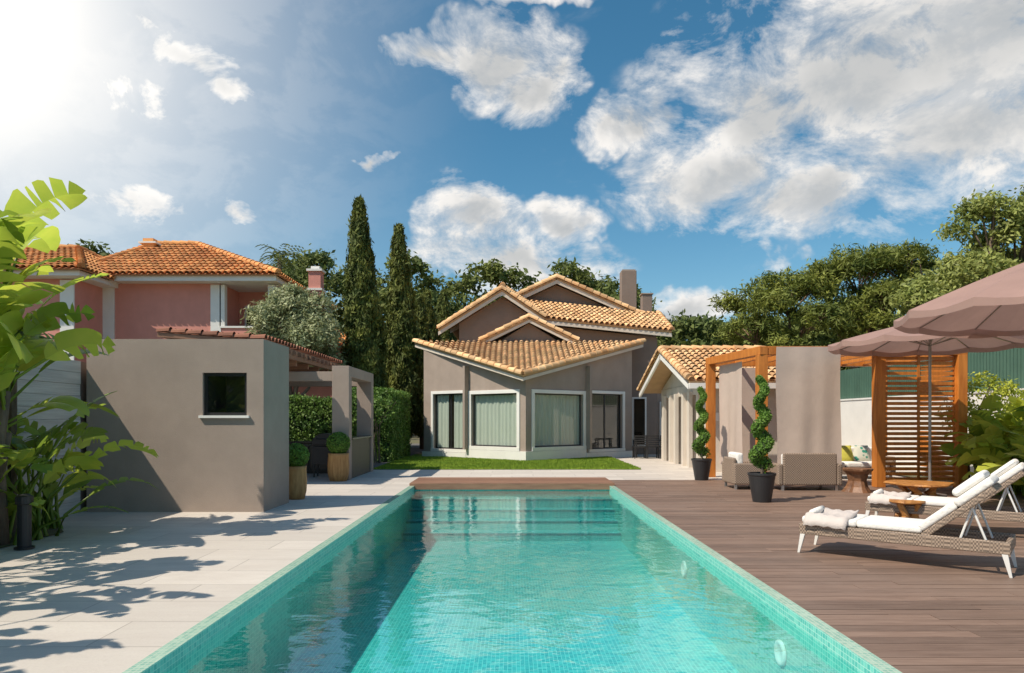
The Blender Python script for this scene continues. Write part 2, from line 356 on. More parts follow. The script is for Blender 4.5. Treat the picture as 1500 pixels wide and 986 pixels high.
# pool
g=group('swimming_pool',(0,9,0)); ix,ia,ib=2.33,1.02,16.35; D=-1.0
mb=MB()
mb.add([(-ix,ia,D),(ix,ia,D),(ix,ib,D),(-ix,ib,D)],[(0,1,2,3)],0)
mb.add([(-ix,ia,D),(-ix,ib,D),(-ix,ib,.008),(-ix,ia,.008)],[(0,1,2,3)],1)
mb.add([(ix,ia,D),(ix,ib,D),(ix,ib,.008),(ix,ia,.008)],[(3,2,1,0)],1)
mb.add([(-ix,ib,D),(ix,ib,D),(ix,ib,.008),(-ix,ib,.008)],[(0,1,2,3)],2)
mb.add([(-ix,ia,D),(ix,ia,D),(ix,ia,.008),(-ix,ia,.008)],[(3,2,1,0)],2)
mb.obj('basin',[mos_f,mos_x,mos_y],g,recalc=False)
mb=MB()
for a,b,c,d in ((-2.45,-ix,.9,16.3),(ix,2.45,.9,16.3),(-ix,ix,.9,ia)):
    mb.add([(a,c,.008),(b,c,.008),(b,d,.008),(a,d,.008)],[(0,1,2,3)])
mb.obj('coping',cop_f,g,recalc=False)
mb=MB()
for i in range(4):
    zt=-.27-.19*i; y0=16.349-.45*(i+1)
    mb.box(-ix+.002,ix-.002,y0,y0+.45-.001,D+.002,zt,0); mb.box(-ix+.003,ix-.003,y0-.004,y0+.05,zt-.04,zt+.004,1)
mb.obj('underwater_steps',[mosaic('mosaic_step',None,(.03,.40,.42),(.10,.58,.57),(.3,.65,.62)),mosaic('mosaic_nosing',None,(.01,.2,.24),(.03,.28,.32),(.08,.38,.4))],g)
mb=MB()
for yy,zz in ((5.9,-.42),(9.2,-.42)):
    F=Fr((ix-.002,yy,zz),(0,1,0),(0,0,1),(-1,0,0)); P=[]
    for r,h in ((.11,0),(.11,.02),(.085,.03),(.07,.012),(.0,.012)):
        for j in range(20): P.append(F(r*math.cos(j*math.pi/10),r*math.sin(j*math.pi/10),h))
    mb.add(P,[(i*20+j,i*20+(j+1)%20,(i+1)*20+(j+1)%20,(i+1)*20+j) for i in range(4) for j in range(20)])
mb.obj('pool_light',white,g,smooth=True)
mb=MB(); mb.add([(-ix,ia,-.1),(ix,ia,-.1),(ix,ib,-.1),(-ix,ib,-.1)],[(0,1,2,3)]); mb.obj('water',water_m,g,recalc=False)
# lawn
g=group('lawn',(0,24,0)); mb=MB(); mb.add([(-4.4,21.6,.012),(4.1,21.6,.012),(4.1,31,.012),(-4.4,31,.012)],[(0,1,2,3)]); mb.obj('turf',grass_m,g,recalc=False)
n=45000; C=np.stack([rng.uniform(-4.4,4.1,n),rng.uniform(21.6,28.5,n),np.full(n,.03)],1)
a=np.stack([rng.normal(0,.012,n),rng.normal(0,.012,n),rng.uniform(.02,.05,n)],1); b=np.stack([rng.normal(0,.01,n),rng.normal(0,.006,n),np.zeros(n)],1)
quads_obj('grass_blades',np.stack([C-a*.5,C+b,C+a,C-b],1).reshape(-1,3),grass_m,g)
# ============================================================ CABIN LEFT
g=group('pool_cabin',(-5.8,12.4,0)); mb=MB(); xa,xb,ya,yb,H=-7.33,-4.28,11.76,13.1,2.98
wx0,wx1,wz0,wz1=-5.33,-4.57,1.66,2.40
for a,b,c,d in ((xa,wx0,0,H),(wx1,xb,0,H),(wx0,wx1,0,wz0),(wx0,wx1,wz1,H)): mb.box(a,b,ya,ya+.2,c,d)
mb.box(xa,xb-.2,yb-.2,yb,0,H); mb.box(xb-.2,xb,ya+.2,yb,0,H); mb.box(xa,xa+.2,ya+.2,yb-.2,0,H); mb.box(xa+.2,xb-.2,ya+.2,yb-.2,H-.25,H-.06)
mb.obj('walls',taupe,g)
F=Fr((0,ya,0),(1,0,0),(0,-1,0)); window(F,wx0,wx1,wz0,wz1,g,trim=0,frame=.055,recess=.06,fm=black)
mb=MB(); mb.box(wx0-.05,wx1+.05,ya-.05,ya+.05,wz0-.04,wz0+.004); mb.obj('window_sill',white,g)
g=group('boundary_wall',(-7.5,7,0)); mb=MB()
for i in range(13): mb.box(-7.62,-7.42+random.uniform(-.006,.006),-4,11.74,i*.2,i*.2+.196)
mb.obj('boards',board,g,bevel=.004); mb=MB(); mb.box(-7.6,-7.45,-4,13,0,2.59); mb.obj('core',taupe_d,g)
g=group('slatted_fence',(-7.9,8,0)); mb=MB(); y=2.
while y<11.0: mb.box(-7.93,-7.9,y,y+.09,0,3.2); y+=.12
mb.obj('slats',M('fence_grey',(.22,.2,.18),.8,var=.15,island=.2),g); mb=MB(); mb.box(-7.97,-7.93,2,11,2.9,3.0); mb.box(-7.97,-7.93,2,11,.4,.5); mb.obj('rails',dgrey,g)
# ============================================================ LEAN-TO + OUTDOOR KITCHEN
g=group('tiled_lean_to',(-7,18,0)); mb=MB(); P=[(-5.6,15.4,3.38),(-5.6,22.4,3.38),(-8.0,22.4,3.56),(-8.0,15.4,3.56)]
mb.slab(P,.1,1); tiles(mb,P,0); mb.box(-5.62,-5.5,15.4,22.4,3.1,3.33,1)
for i in range(17): mb.box(-5.5,-5.42,15.45+i*.42,15.56+i*.42,3.2,3.3,1)
for i in range(7): mb.box(-7.9,-5.62,15.7+i*1.03,15.8+i*1.03,2.98,3.12,1)
mb.obj('roof',[tile_r,wood_b],g)
mb=MB()
for yy in (15.5,18.6,22.2): mb.box(-7.9,-7.7,yy,yy+.2,0,2.97)
mb.box(-8.1,-7.95,15.4,22.4,0,3.4); mb.obj('wall_and_posts',taupe,g)
g=group('outdoor_kitchen',(-4.6,19.5,0)); mb=MB()
mb.box(-4.72,-4.27,17.9,18.2,0,3.0); mb.box(-4.72,-4.27,20.75,21.05,0,2.995); mb.box(-4.718,-4.272,18.2,20.75,2.72,2.998)
mb.box(-7.6,-4.722,17.93,18.18,2.6,2.85); mb.box(-7.6,-4.722,20.78,21.02,2.6,2.85); mb.obj('portal_frame',taupe,g,bevel=.01)
mb=MB(); mb.box(-4.68,-4.31,18.2,20.75,0,1.05,0); mb.box(-4.74,-4.25,18.2,20.75,1.05,1.1,1); mb.box(-7.9,-5.3,20.1,20.7,0,.9,0); mb.box(-7.9,-5.25,20.02,20.74,.9,.95,1)
for i in range(4): mb.box(-7.85+i*.64,-7.27+i*.64,20.075,20.1,.1,.82,1)
mb.obj('counter',[M('counter_dark',(.06,.05,.04),.5),M('counter_top',(.03,.028,.027),.25)],g,bevel=.006)
g=group('barbecue_grill',(-5.1,19,0)); mb=MB(); mb.box(-5.5,-4.85,18.75,19.2,.35,.85); mb.box(-5.75,-4.9,18.8,19.15,.86,.9)
for a,b in ((-5.45,18.8),(-4.9,18.8),(-5.45,19.15),(-4.9,19.15)): mb.box(a-.02,a+.02,b-.02,b+.02,0,.35)
F=Fr((0,18.75,.9),(1,0,0),(0,1,0)); pl=[(-5.5,0)]+[(-5.175-.325*math.cos(t*math.pi/8),.05+.26*math.sin(t*math.pi/8)) for t in range(9)]+[(-4.85,0)]
mb.prism(F,pl,0,.45); mb.tube([(-5.4,18.7,1.05),(-4.95,18.7,1.05)],.015); mb.obj('grill',black,g,bevel=.01)
def ball(x,y,r,pr,ph):
    g=group('topiary_ball_planter',(x,y,0)); mb=MB()
    mb.lathe([(pr*.78,0),(pr*.95,ph*.25),(pr,ph*.55),(pr*.93,ph*.9),(pr*.95,ph),(pr*.82,ph),(pr*.8,ph*.93)],(x,y,0),24); mb.obj('pot',barrel,g,smooth=True)
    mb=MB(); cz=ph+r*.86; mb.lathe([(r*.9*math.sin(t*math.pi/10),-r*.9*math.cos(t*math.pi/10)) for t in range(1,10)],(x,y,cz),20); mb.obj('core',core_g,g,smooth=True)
    k=2600; d=unit(rng.normal(0,1,(k,3))); C=np.array([x,y,cz])+d*r*rng.uniform(.88,1.02,(k,1))
    quads_obj('leaves',leaves(C,d,2,.008,.045,.025),topi_l,g)
ball(-4.5,17.7,.29,.28,.72); ball(-4.33,13.7,.24,.21,.66)
# ============================================================ MAIN HOUSE
H_=group('villa_house',(1,30,0))
C0=V3((.52,25.8,0)); A0=V3((-3.8,29.4,0)); E0=V3((5.2,29.6,0))
def zpl(y): return 3.22+(y-25.1)*.37
def Vwall(O,T,wins):
    d=(T-O); L=d.length; u=d.normalized(); n=V3((u.y,-u.x,0))
    F=Fr(O,u,n); mb=MB()
    def top(a): return zpl((O+u*a).y)-.16
    a=0
    for (u0,u1,z0,z1) in sorted(wins):
        mb.prism(F,[(a,0),(u0,0),(u0,top(u0)),(a,top(a))],-.3,0)
        mb.prism(F,[(u0,0),(u1,0),(u1,z0),(u0,z0)],-.3,0)
        mb.prism(F,[(u0,z1),(u1,z1),(u1,top(u1)),(u0,top(u0))],-.3,0); a=u1
    mb.prism(F,[(a,0),(L,0),(L,top(L)),(a,top(a))],-.3,0)
    mb.obj('facade_wall',taupe,H_)
    return F,L
La=(C0-A0).length; Lb=(E0-C0).length
wl=[(.107*La,.435*La,.36,2.66),(.50*La,.925*La,.52,2.6)]; wr=[(.07*Lb,.505*Lb,.52,2.6),(.575*Lb,.9*Lb,.36,2.66)]
F1,_=Vwall(A0,C0,wl); F2,_=Vwall(C0,E0,wr)
window(F1,*wl[0],H_,divs=(.5,),curtain=[(0,.38),(.55,1)],trim=.12,fm=black); window(F1,*wl[1],H_,curtain=[(0,1)],trim=.14,fm=dgrey)
window(F2,*wr[0],H_,curtain=[(0,1)],trim=.14,fm=dgrey); window(F2,*wr[1],H_,divs=(.5,),curtain=[(0,.15)],trim=.12,fm=black)
mb=MB()
mb.box(-.05,.107*La-.13,.002,.06,0,.22,0,F1); mb.box(.435*La+.13,La+.06,.002,.07,0,.375,0,F1); mb.box(.107*La-.13,.435*La+.13,.002,.09,0,.23,0,F1)
mb.box(.0,.505*Lb+.13,.002,.07,0,.375,0,F2); mb.box(.505*Lb+.13,Lb,.002,.09,0,.23,0,F2)
mb.obj('plinth',white,H_)
mb=MB()
mb.box(.455*La,.475*La,.002,.25,.375,3.75,0,F1); mb.box(.53*Lb,.55*Lb,.002,.25,.375,3.75,0,F2); mb.obj('pilaster',taupe,H_)
mb=MB(); mb.box(-3.75,-3.45,29.5,33.4,0,4.6); mb.box(4.9,5.15,29.7,31,0,4.6); mb.box(-3.4,5.1,30.0,31.0,3.2,4.86)
mb.obj('body_walls',taupe,H_)
Pn=V3((.4,25.1,3.22)); PL=V3((-4.25,29.8,zpl(29.8))); PR=V3((5.75,29.8,zpl(29.8)))
mb=MB(); mb.slab([Pn,PR,PL],.07,1); tiles(mb,[Pn,PR,PL],0,down=V3((0,-1,-.37)).normalized())
caps(mb,Pn+V3((0,.02,.05)),PL+V3((0,0,.06)),.13); caps(mb,Pn+V3((0,.02,.05)),PR+V3((0,0,.06)),.13)
mb.slab([PL,PR,PR+V3((-.2,1.3,.1)),PL+V3((.4,1.3,.1))],.1,1)
g1=V3((.74,29.55,6.0)); gl=V3((-1.4,29.55,4.95)); gr=V3((2.88,29.55,4.95)); bk=V3((0,1.8,0))
for e in (gl,gr):
    P=[g1,e,e+bk,g1+bk]; mb.slab(P,.07,1); tiles(mb,P,0); caps(mb,e+V3((0,.03,.07)),g1+V3((0,.03,.07)),.12)
caps(mb,g1+V3((0,0,.06)),g1+bk,.12)
P0=V3((-.45,30.5,7.4));P1=V3((1.5,30.5,6.1));X=V3((.63,33.4,7.4));Rr=V3((-.45,33.4,8.12));L0=V3((-3.3,30.5,5.6));L1=V3((-3.3,33.4,6.3))
P2=V3((7.15,30.5,5.53));P3=V3((7.15,33.4,6.75))
for P in ([P0,P1,X,Rr],[P0,L0,L1,Rr],[P1,P2,P3,X]): mb.slab(P,.08,1); tiles(mb,P,0)
up=V3((0,.02,.07)); caps(mb,L0+up,P0+up,.13); caps(mb,P1+up,P0+up,.13); caps(mb,P0+up,Rr+up,.13); caps(mb,P2+up,P3+up,.13)
b1=V3((2.17,33.1,8.45)); bl=V3((-3.0,33.1,6.05)); br_=V3((7.65,33.1,6.05)); bk=V3((0,8.5,0))
for e in (bl,br_):
    P=[b1,e,e+bk,b1+bk]; mb.slab(P,.08,1); tiles(mb,P,0); caps(mb,e+up,b1+up,.14)
caps(mb,b1+up,b1+bk+up,.14)
mb.obj('tile_roof',[tile_y,M('roof_underlay',(.5,.32,.17),.9)],H_)
mb=MB()
def fascia(p,q,h=.2,dy=.06,drop=.09):
    p,q=V3(p),V3(q); d=(q-p); d.z=0; d.normalize(); n=V3((d.y,-d.x,0))
    if n.y>0:n=-n
    a=V3((0,0,-drop)); b=V3((0,0,-drop-h)); s=n*-dy; i=n*-.02
    mb.add([p+a+i,q+a+i,q+b+i,p+b+i,p+a+s,q+a+s,q+b+s,p+b+s],[(0,1,2,3),(7,6,5,4),(0,4,5,1),(1,5,6,2),(2,6,7,3),(3,7,4,0)])
fascia(Pn+V3((0,.06,0)),PL,.12); fascia(Pn+V3((0,.06,0)),PR,.12)
fascia(gl,g1,.12);fascia(g1,gr,.12);fascia(L0,P0,.16);fascia(P0,P1,.16);fascia(P1,P2,.16);fascia(bl,b1,.18);fascia(b1,br_,.18)
mb.obj('fascia',cream,H_)
mb=MB(); FY=Fr((0,29.9,0),(1,0,0),(0,-1,0)); mb.prism(FY,[(-1.2,4.6),(2.7,4.6),(.74,5.8)],-.3,0)
FA=Fr((0,31,0),(1,0,0),(0,-1,0)); mb.prism(FA,[(-2.4,0),(6.6,0),(6.6,5.3),(1.55,5.85),(-.45,7.15),(-2.4,5.95)],-.3,0)
FB=Fr((0,33.6,0),(1,0,0),(0,-1,0)); mb.prism(FB,[(-2.6,5.5),(7.1,5.5),(7.1,6.05),(2.17,8.2),(-2.6,6.0)],-.3,0)
mb.box(-2.4,-2.1,31.3,41,0,5.4); mb.box(6.3,6.6,31.3,41,0,5.2); mb.box(-2.4,6.6,41,41.3,0,6); mb.box(-2.6,-2.1,33.9,41,5.4,6.0); mb.box(6.8,7.1,33.9,41,5.2,6.0)
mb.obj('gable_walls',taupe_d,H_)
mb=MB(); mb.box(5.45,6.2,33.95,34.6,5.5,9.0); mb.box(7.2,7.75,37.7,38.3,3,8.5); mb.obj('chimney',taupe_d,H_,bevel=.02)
mb=MB(); mb.box(5.5,6.15,34.0,34.55,9.0,9.06,0); mb.box(7.15,7.8,37.65,38.35,8.5,8.56); mb.obj('chimney_cap',taupe,H_)
dglass=glassmat('dark_glass',(.05,.06,.06),.1)
mb=MB(); mb.box(5.45,6.1,30.95,30.998,.35,2.6,0); mb.box(5.53,6.02,30.92,30.949,.43,2.52,1); mb.obj('side_window',[white,dglass],H_)
mb=MB(); mb.box(6.605,8.2,31.5,31.7,0,2.9,0); mb.box(6.8,7.4,31.44,31.498,.2,2.4,1); mb.box(6.88,7.32,31.4,31.438,.28,2.32,2); mb.obj('side_entrance',[taupe,white,black],H_)
g=group('garden_table',(5.6,28.6,0)); mb=MB(); mb.box(5.1,6.4,28.2,28.9,.7,.74)
for a,b in ((5.15,28.25),(6.35,28.25),(5.15,28.85),(6.35,28.85)): mb.box(a-.03,a+.03,b-.03,b+.03,0,.7)
mb.obj('table',black,g)
def chair(x,y):
    g=group('garden_chair',(x,y,0)); mb=MB()
    for a in (-.23,.23):
        for b in (-.22,.22): mb.box(x+a-.018,x+a+.018,y+b-.018,y+b+.018,0,.45 if b>0 else .95)
    mb.box(x-.25,x+.25,y-.25,y+.25,.45,.5)
    for i in range(5): mb.box(x-.21,x+.21,y-.235,y-.215,.55+i*.085,.6+i*.085)
    mb.obj('chair',black,g)
for i in range(3): chair(5.2+i*.52,27.85)
# ============================================================ ANNEX
g=group('guest_annex',(7.3,24,0)); mb=MB(); X0,X1,Y0,Y1=5.95,8.6,20.6,27.2
mb.box(X0,X1,Y0,Y0+.3,0,2.75)
for a,b in ((Y0+.3,21.5),(22.6,23.4),(24.5,25.3),(26.4,Y1)): mb.box(X0,X0+.3,a,b,0,2.75)
mb.box(X0+.002,X0+.298,Y0+.3,Y1,2.4,2.747); mb.box(X0+.3,X1,Y1-.3,Y1,0,2.75); mb.box(X1-.3,X1,Y0+.3,Y1-.3,0,2.75); mb.box(X0+1.3,X0+1.5,Y0+.3,Y1-.3,0,2.7)
FG=Fr((X0,0,0),(0,1,0),(-1,0,0)); mb.prism(FG,[(Y0,2.76),(Y1,2.76),(23.9,3.75)],-.25,-.02)
for a in (21.5,22.6,23.4,24.5,25.3,26.4): mb.box(X0-.12,X0-.002,a-.12,a+.12,0,2.5)
mb.obj('walls',cream,g)
mb=MB(); e=5.2; e2=8.85; r0=V3((e,23.9,3.98)); r1=V3((e2,23.9,3.98)); f0=V3((e,20.0,2.72)); f1=V3((e2,20.0,2.72)); k0=V3((e,27.8,2.72)); k1=V3((e2,27.8,2.72))
for P in ([r0,f0,f1,r1],[r0,k0,k1,r1]): mb.slab(P,.08,1); tiles(mb,P,0)
u7=V3((0,0,.07))
for p,q in ((f0,r0),(k0,r0),(r0,r1),(f1,r1),(k1,r1)): caps(mb,p+u7,q+u7)
mb.obj('tile_roof',[tile_y,M('annex_underlay',(.5,.32,.17),.9)],g)
mb=MB()
for p,q in ((f0,r0),(k0,r0)):
    mb.slab([p+V3((-.03,0,-.09)),q+V3((-.03,0,-.09)),q+V3((.04,0,-.09)),p+V3((.04,0,-.09))],.16)
mb.box(e,e2,19.97,20.03,2.5,2.66); mb.obj('fascia',white,g)
mb=MB(); mb.box(X0+.02,X0+.3,Y0-.03,Y0-.002,1.55,1.8); mb.obj('wall_lamp',white,g,bevel=.01)
mb=MB(); mb.box(6.5,7.1,Y0-.04,Y0-.002,.1,2.3,0); mb.box(6.56,7.04,Y0-.06,Y0-.041,.16,2.24,1); mb.obj('door',[white,dglass],g)
# ============================================================ PERGOLA
g=group('wooden_pergola',(8.2,17.5,0)); mb=MB()
def post(x,y,z1=3.1,w=.11): mb.box(x-w,x+w,y-w,y+w,.005,z1)
LB=(5.5,18.9); LF=(5.85,16.0); RF=(10.5,16.0); RB=(10.5,19.4)
for p in (LF,RF,RB,(8.62,16.05),(8.2,19.4),LB): post(*p)
Fl=Fr((LB[0],LB[1],0),(V3((LF[0]-LB[0],LF[1]-LB[1],0)))); Ll=(V3((*LF,0))-V3((*LB,0))).length
mb.box(-.12,Ll+.12,-.1,.1,3.102,3.3,0,Fl); mb.box(LF[0]+.13,RF[0]+.12,15.9,16.1,3.1,3.3); mb.box(RF[0]-.1,RF[0]+.1,16.102,19.5,3.1,3.3); mb.box(LB[0]+.12,RB[0]-.102,19.3,19.5,3.1,3.3)
for i in range(7): mb.box(6.3+i*.6,6.38+i*.6,16.11,19.29,3.14,3.28)
mb.obj('frame',wood_o,g,bevel=.008)
mb=MB()
for i in range(25):
    mb.box(8.74,10.38,16.02,16.06,.16+i*.118,.235+i*.118)
    mb.box(10.48,10.52,16.12,17.6,.16+i*.118,.235+i*.118)
    mb.box(8.32,9.0,19.38,19.42,.16+i*.118,.235+i*.118)
mb.box(9.5,9.56,15.995,16.018,.12,3.1)
mb.obj('slatted_screen',wood_o,g)
def drape(F,w,z0,z1,amp=.05,name='curtain'):
    c=MB(); K=int(w/.02); P=[];R_=16; ph=random.random()*6
    for j in range(R_+1):
        t=j/R_
        for i in range(K+1):
            x=w*i/K; e_=(abs(x/w-.5)*2)**6
            d=amp*(.25+.75*t)*(math.sin(x*9+ph+1.2*math.sin(x*3+ph)+.6*t)*.6+math.sin(x*4.3+2.3*t+ph)*.8)+.02*math.sin(3*t+x*2)*t
            P.append(F(x+.02*math.sin(t*5+ph)*e_,d,z1+(z0-z1)*t-.03*math.sin(x*6+ph)*t))
    c.add(P,[(j*(K+1)+i,j*(K+1)+i+1,(j+1)*(K+1)+i+1,(j+1)*(K+1)+i) for j in range(R_) for i in range(K)]); c.obj(name,fabric_b,g,smooth=True,recalc=False)
drape(Fr((6.14,15.84,0),(1,0,0),(0,-1,0)),1.5,.55,3.28,.022)
drape(Fr((5.66,18.6,0),(.08,-1,0)),1.5,.35,3.05,.035)
drape(Fr((6.0,19.25,0),(1,0,0),(0,-1,0)),1.0,.3,3.05,.035)
def sofa(F,w,d,name='wicker_sofa',cush=(),bh=.72,low=False):
    g=group(name,F(w/2,d/2,0)); mb=MB()
    mb.box(0,w,0,d,.12,.3,0,F); mb.box(0,w,-.09,0,.12,bh,0,F); mb.box(-.12,0,-.09,d,.12,.6,0,F); mb.box(w,w+.12,-.09,d,.12,.6,0,F)
    mb.obj('wicker_frame',wick_d,g,bevel=.035,seg=3)
    mb=MB()
    for a in (.0,w):
        for b in (-.03,d-.06): mb.box(a-.03,a+.03,b-.02,b+.03,0,.12,0,F)
    mb.obj('legs',steel,g)
    mb=MB(); k=2 if w>1.2 else 1; ch=bh-.02 if low else .83
    for i in range(k): mb.box(.02+i*w/k,(i+1)*w/k-.02,.16,d-.02,.3,.45,0,F); mb.box(.03+i*w/k,(i+1)*w/k-.03,.01,.17,.32,ch,0,F)
    mb.obj('seat_cushions',fabric_w,g,bevel=.05,seg=3)
    for (a,m) in cush:
        c=MB(); Fc=Fr(F(a,.24,.44),F.u,F.v+V3((0,0,.35)),V3((0,0,1))-F.v*.35)
        K=8;P=[]
        for sgn in (1,-1):
            for i in range(K+1):
                for j in range(K+1):
                    x=i/K*2-1;y=j/K*2-1; h=.09*(max(0,(1-x*x)*(1-y*y)))**.4
                    P.append(Fc(x*.23,sgn*h,.23+y*.23))
        Fa=[]
        for s_ in range(2):
            o=s_*(K+1)**2
            Fa+=[(o+i*(K+1)+j,o+(i+1)*(K+1)+j,o+(i+1)*(K+1)+j+1,o+i*(K+1)+j+1) for i in range(K) for j in range(K)]
        c.add(P,Fa); c.obj('throw_pillow',m,g,smooth=True)
    return g
def patt(name,c1,c2,sc):
    m,nt,b=new_mat(name); ck=N(nt,'ShaderNodeTexVoronoi'); ck.inputs['Scale'].default_value=sc; nt.links.new(objco(nt),ck.inputs['Vector'])
    nt.links.new(mixc(nt,maprange(nt,ck.outputs[0],.35,.5,0,1),c1,c2),b.inputs[0]); b.inputs['Roughness'].default_value=.9; return m
pb=patt('pillow_black_white',(.03,.03,.03),(.7,.68,.62),16); pg=patt('pillow_green',(.03,.25,.18),(.6,.6,.5),9); py_=M('pillow_yellow',(.55,.5,.08),.9)
sofa(Fr((6.05,15.3,0),(1,0,0),(0,1,0)),1.2,.8,bh=.84,low=True)
sofa(Fr((10.1,18.95,0),(-1,0,0),(0,-1,0)),2.4,.8,cush=((.5,pg),(.95,py_),(1.45,pb),(1.85,pg),(2.2,pb)))
sofa(Fr((5.1,15.5,0),(0,1,0),(1,0,0)),.7,.6,'wicker_armchair')
def lumpy(mb,prof,c,n=18,amp=.12,lob=3,ph=0):
    P=[];K=len(prof)
    for i,(r,z) in enumerate(prof):
        for j in range(n):
            q=2*math.pi*j/n; rr=r*(1+amp*math.sin(lob*q+ph+i*.3)+amp*.5*math.sin(7*q+ph*2)); P.append((c[0]+rr*math.cos(q),c[1]+rr*math.sin(q),c[2]+z))
    mb.add(P,[(i*n+j,i*n+(j+1)%n,(i+1)*n+(j+1)%n,(i+1)*n+j) for i in range(K-1) for j in range(n)]+[tuple(range(n-1,-1,-1)),tuple(range((K-1)*n,K*n))])
teak=M('teak_root',(.55,.25,.06),.45,col2=(.33,.13,.035),scale=8,bump=.6,bscale=15); teak_d=M('teak_dark',(.24,.11,.05),.5,col2=(.13,.06,.03),scale=8,bump=.6,bscale=15)
g=group('wooden_stump_stool',(7.6,15.0,0)); mb=MB(); lumpy(mb,[(.3,0),(.22,.12),(.18,.25),(.22,.4),(.3,.47),(.31,.52)],(7.6,15.0,0)); mb.obj('stump',teak_d,g,smooth=False,bevel=.01)
g=group('root_coffee_table',(8.0,13.4,0)); mb=MB(); lumpy(mb,[(.52,0),(.58,.03),(.56,.06)],(8.0,13.4,.3),24,.12,3,1)
for q in range(5):
    a=q*1.256; mb.tube([(8.0+.42*math.cos(a),13.4+.35*math.sin(a),0),(8.0+.22*math.cos(a+.4),13.4+.2*math.sin(a+.4),.16),(8.0+.36*math.cos(a),13.4+.3*math.sin(a),.31)],[.06,.08,.06],7)
mb.obj('root_table',teak,g,smooth=False)
g=group('side_table',(5.75,9.95,0)); mb=MB(); lumpy(mb,[(.22,0),(.26,.02),(.25,.05)],(5.75,9.95,.38),20,.08,3,2)
for q in range(4):
    a=q*1.57+.5; mb.tube([(5.75+.2*math.cos(a),9.95+.2*math.sin(a),0),(5.75+.1*math.cos(a+.5),9.95+.1*math.sin(a+.5),.2),(5.75+.18*math.cos(a),9.95+.18*math.sin(a),.39)],[.04,.055,.04],7)
mb.obj('root_side_table',teak,g)
blackpot=M('black_pot',(.025,.025,.027),.45)
def spiral(x,y):
    g=group('spiral_topiary_planter',(x,y,0)); mb=MB()
    mb.lathe([(.17,0),(.25,.5),(.265,.52),(.265,.56),(.235,.56),(.23,.5)],(x,y,.004),28); mb.obj('pot',blackpot,g,smooth=False,bevel=.004)
    mb=MB(); mb.tube([(x,y,.45),(x+.02,y,1.2),(x,y,2.3)],[.028,.022,.01],7); mb.obj('stem',bark,g)
    tn=2*math.pi*3.3
    k=7000; t=rng.uniform(0,1,k)**1.05; an=t*tn+.4; R_=.10*(1-.5*t); rr=.17*(1-.55*t)
    c=np.stack([x+R_*np.cos(an),y+R_*np.sin(an),.70+t*1.70],1); d=unit(rng.normal(0,1,(k,3)))
    quads_obj('leaves',leaves(c+d*rr[:,None]*np.array([1,1,.85])*rng.uniform(.7,1.03,(k,1)),d,2,.007,.04,.024),topi_l,g)
    pts=[];rad=[]
    for i in range(60):
        q=i/59; aa=q*tn+.4; pts.append((x+.10*(1-.5*q)*math.cos(aa),y+.10*(1-.5*q)*math.sin(aa),.70+q*1.70)); rad.append(.12*(1-.55*q))
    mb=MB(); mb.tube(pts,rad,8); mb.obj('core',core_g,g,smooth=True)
spiral(4.83,13.2); spiral(4.97,17.9)
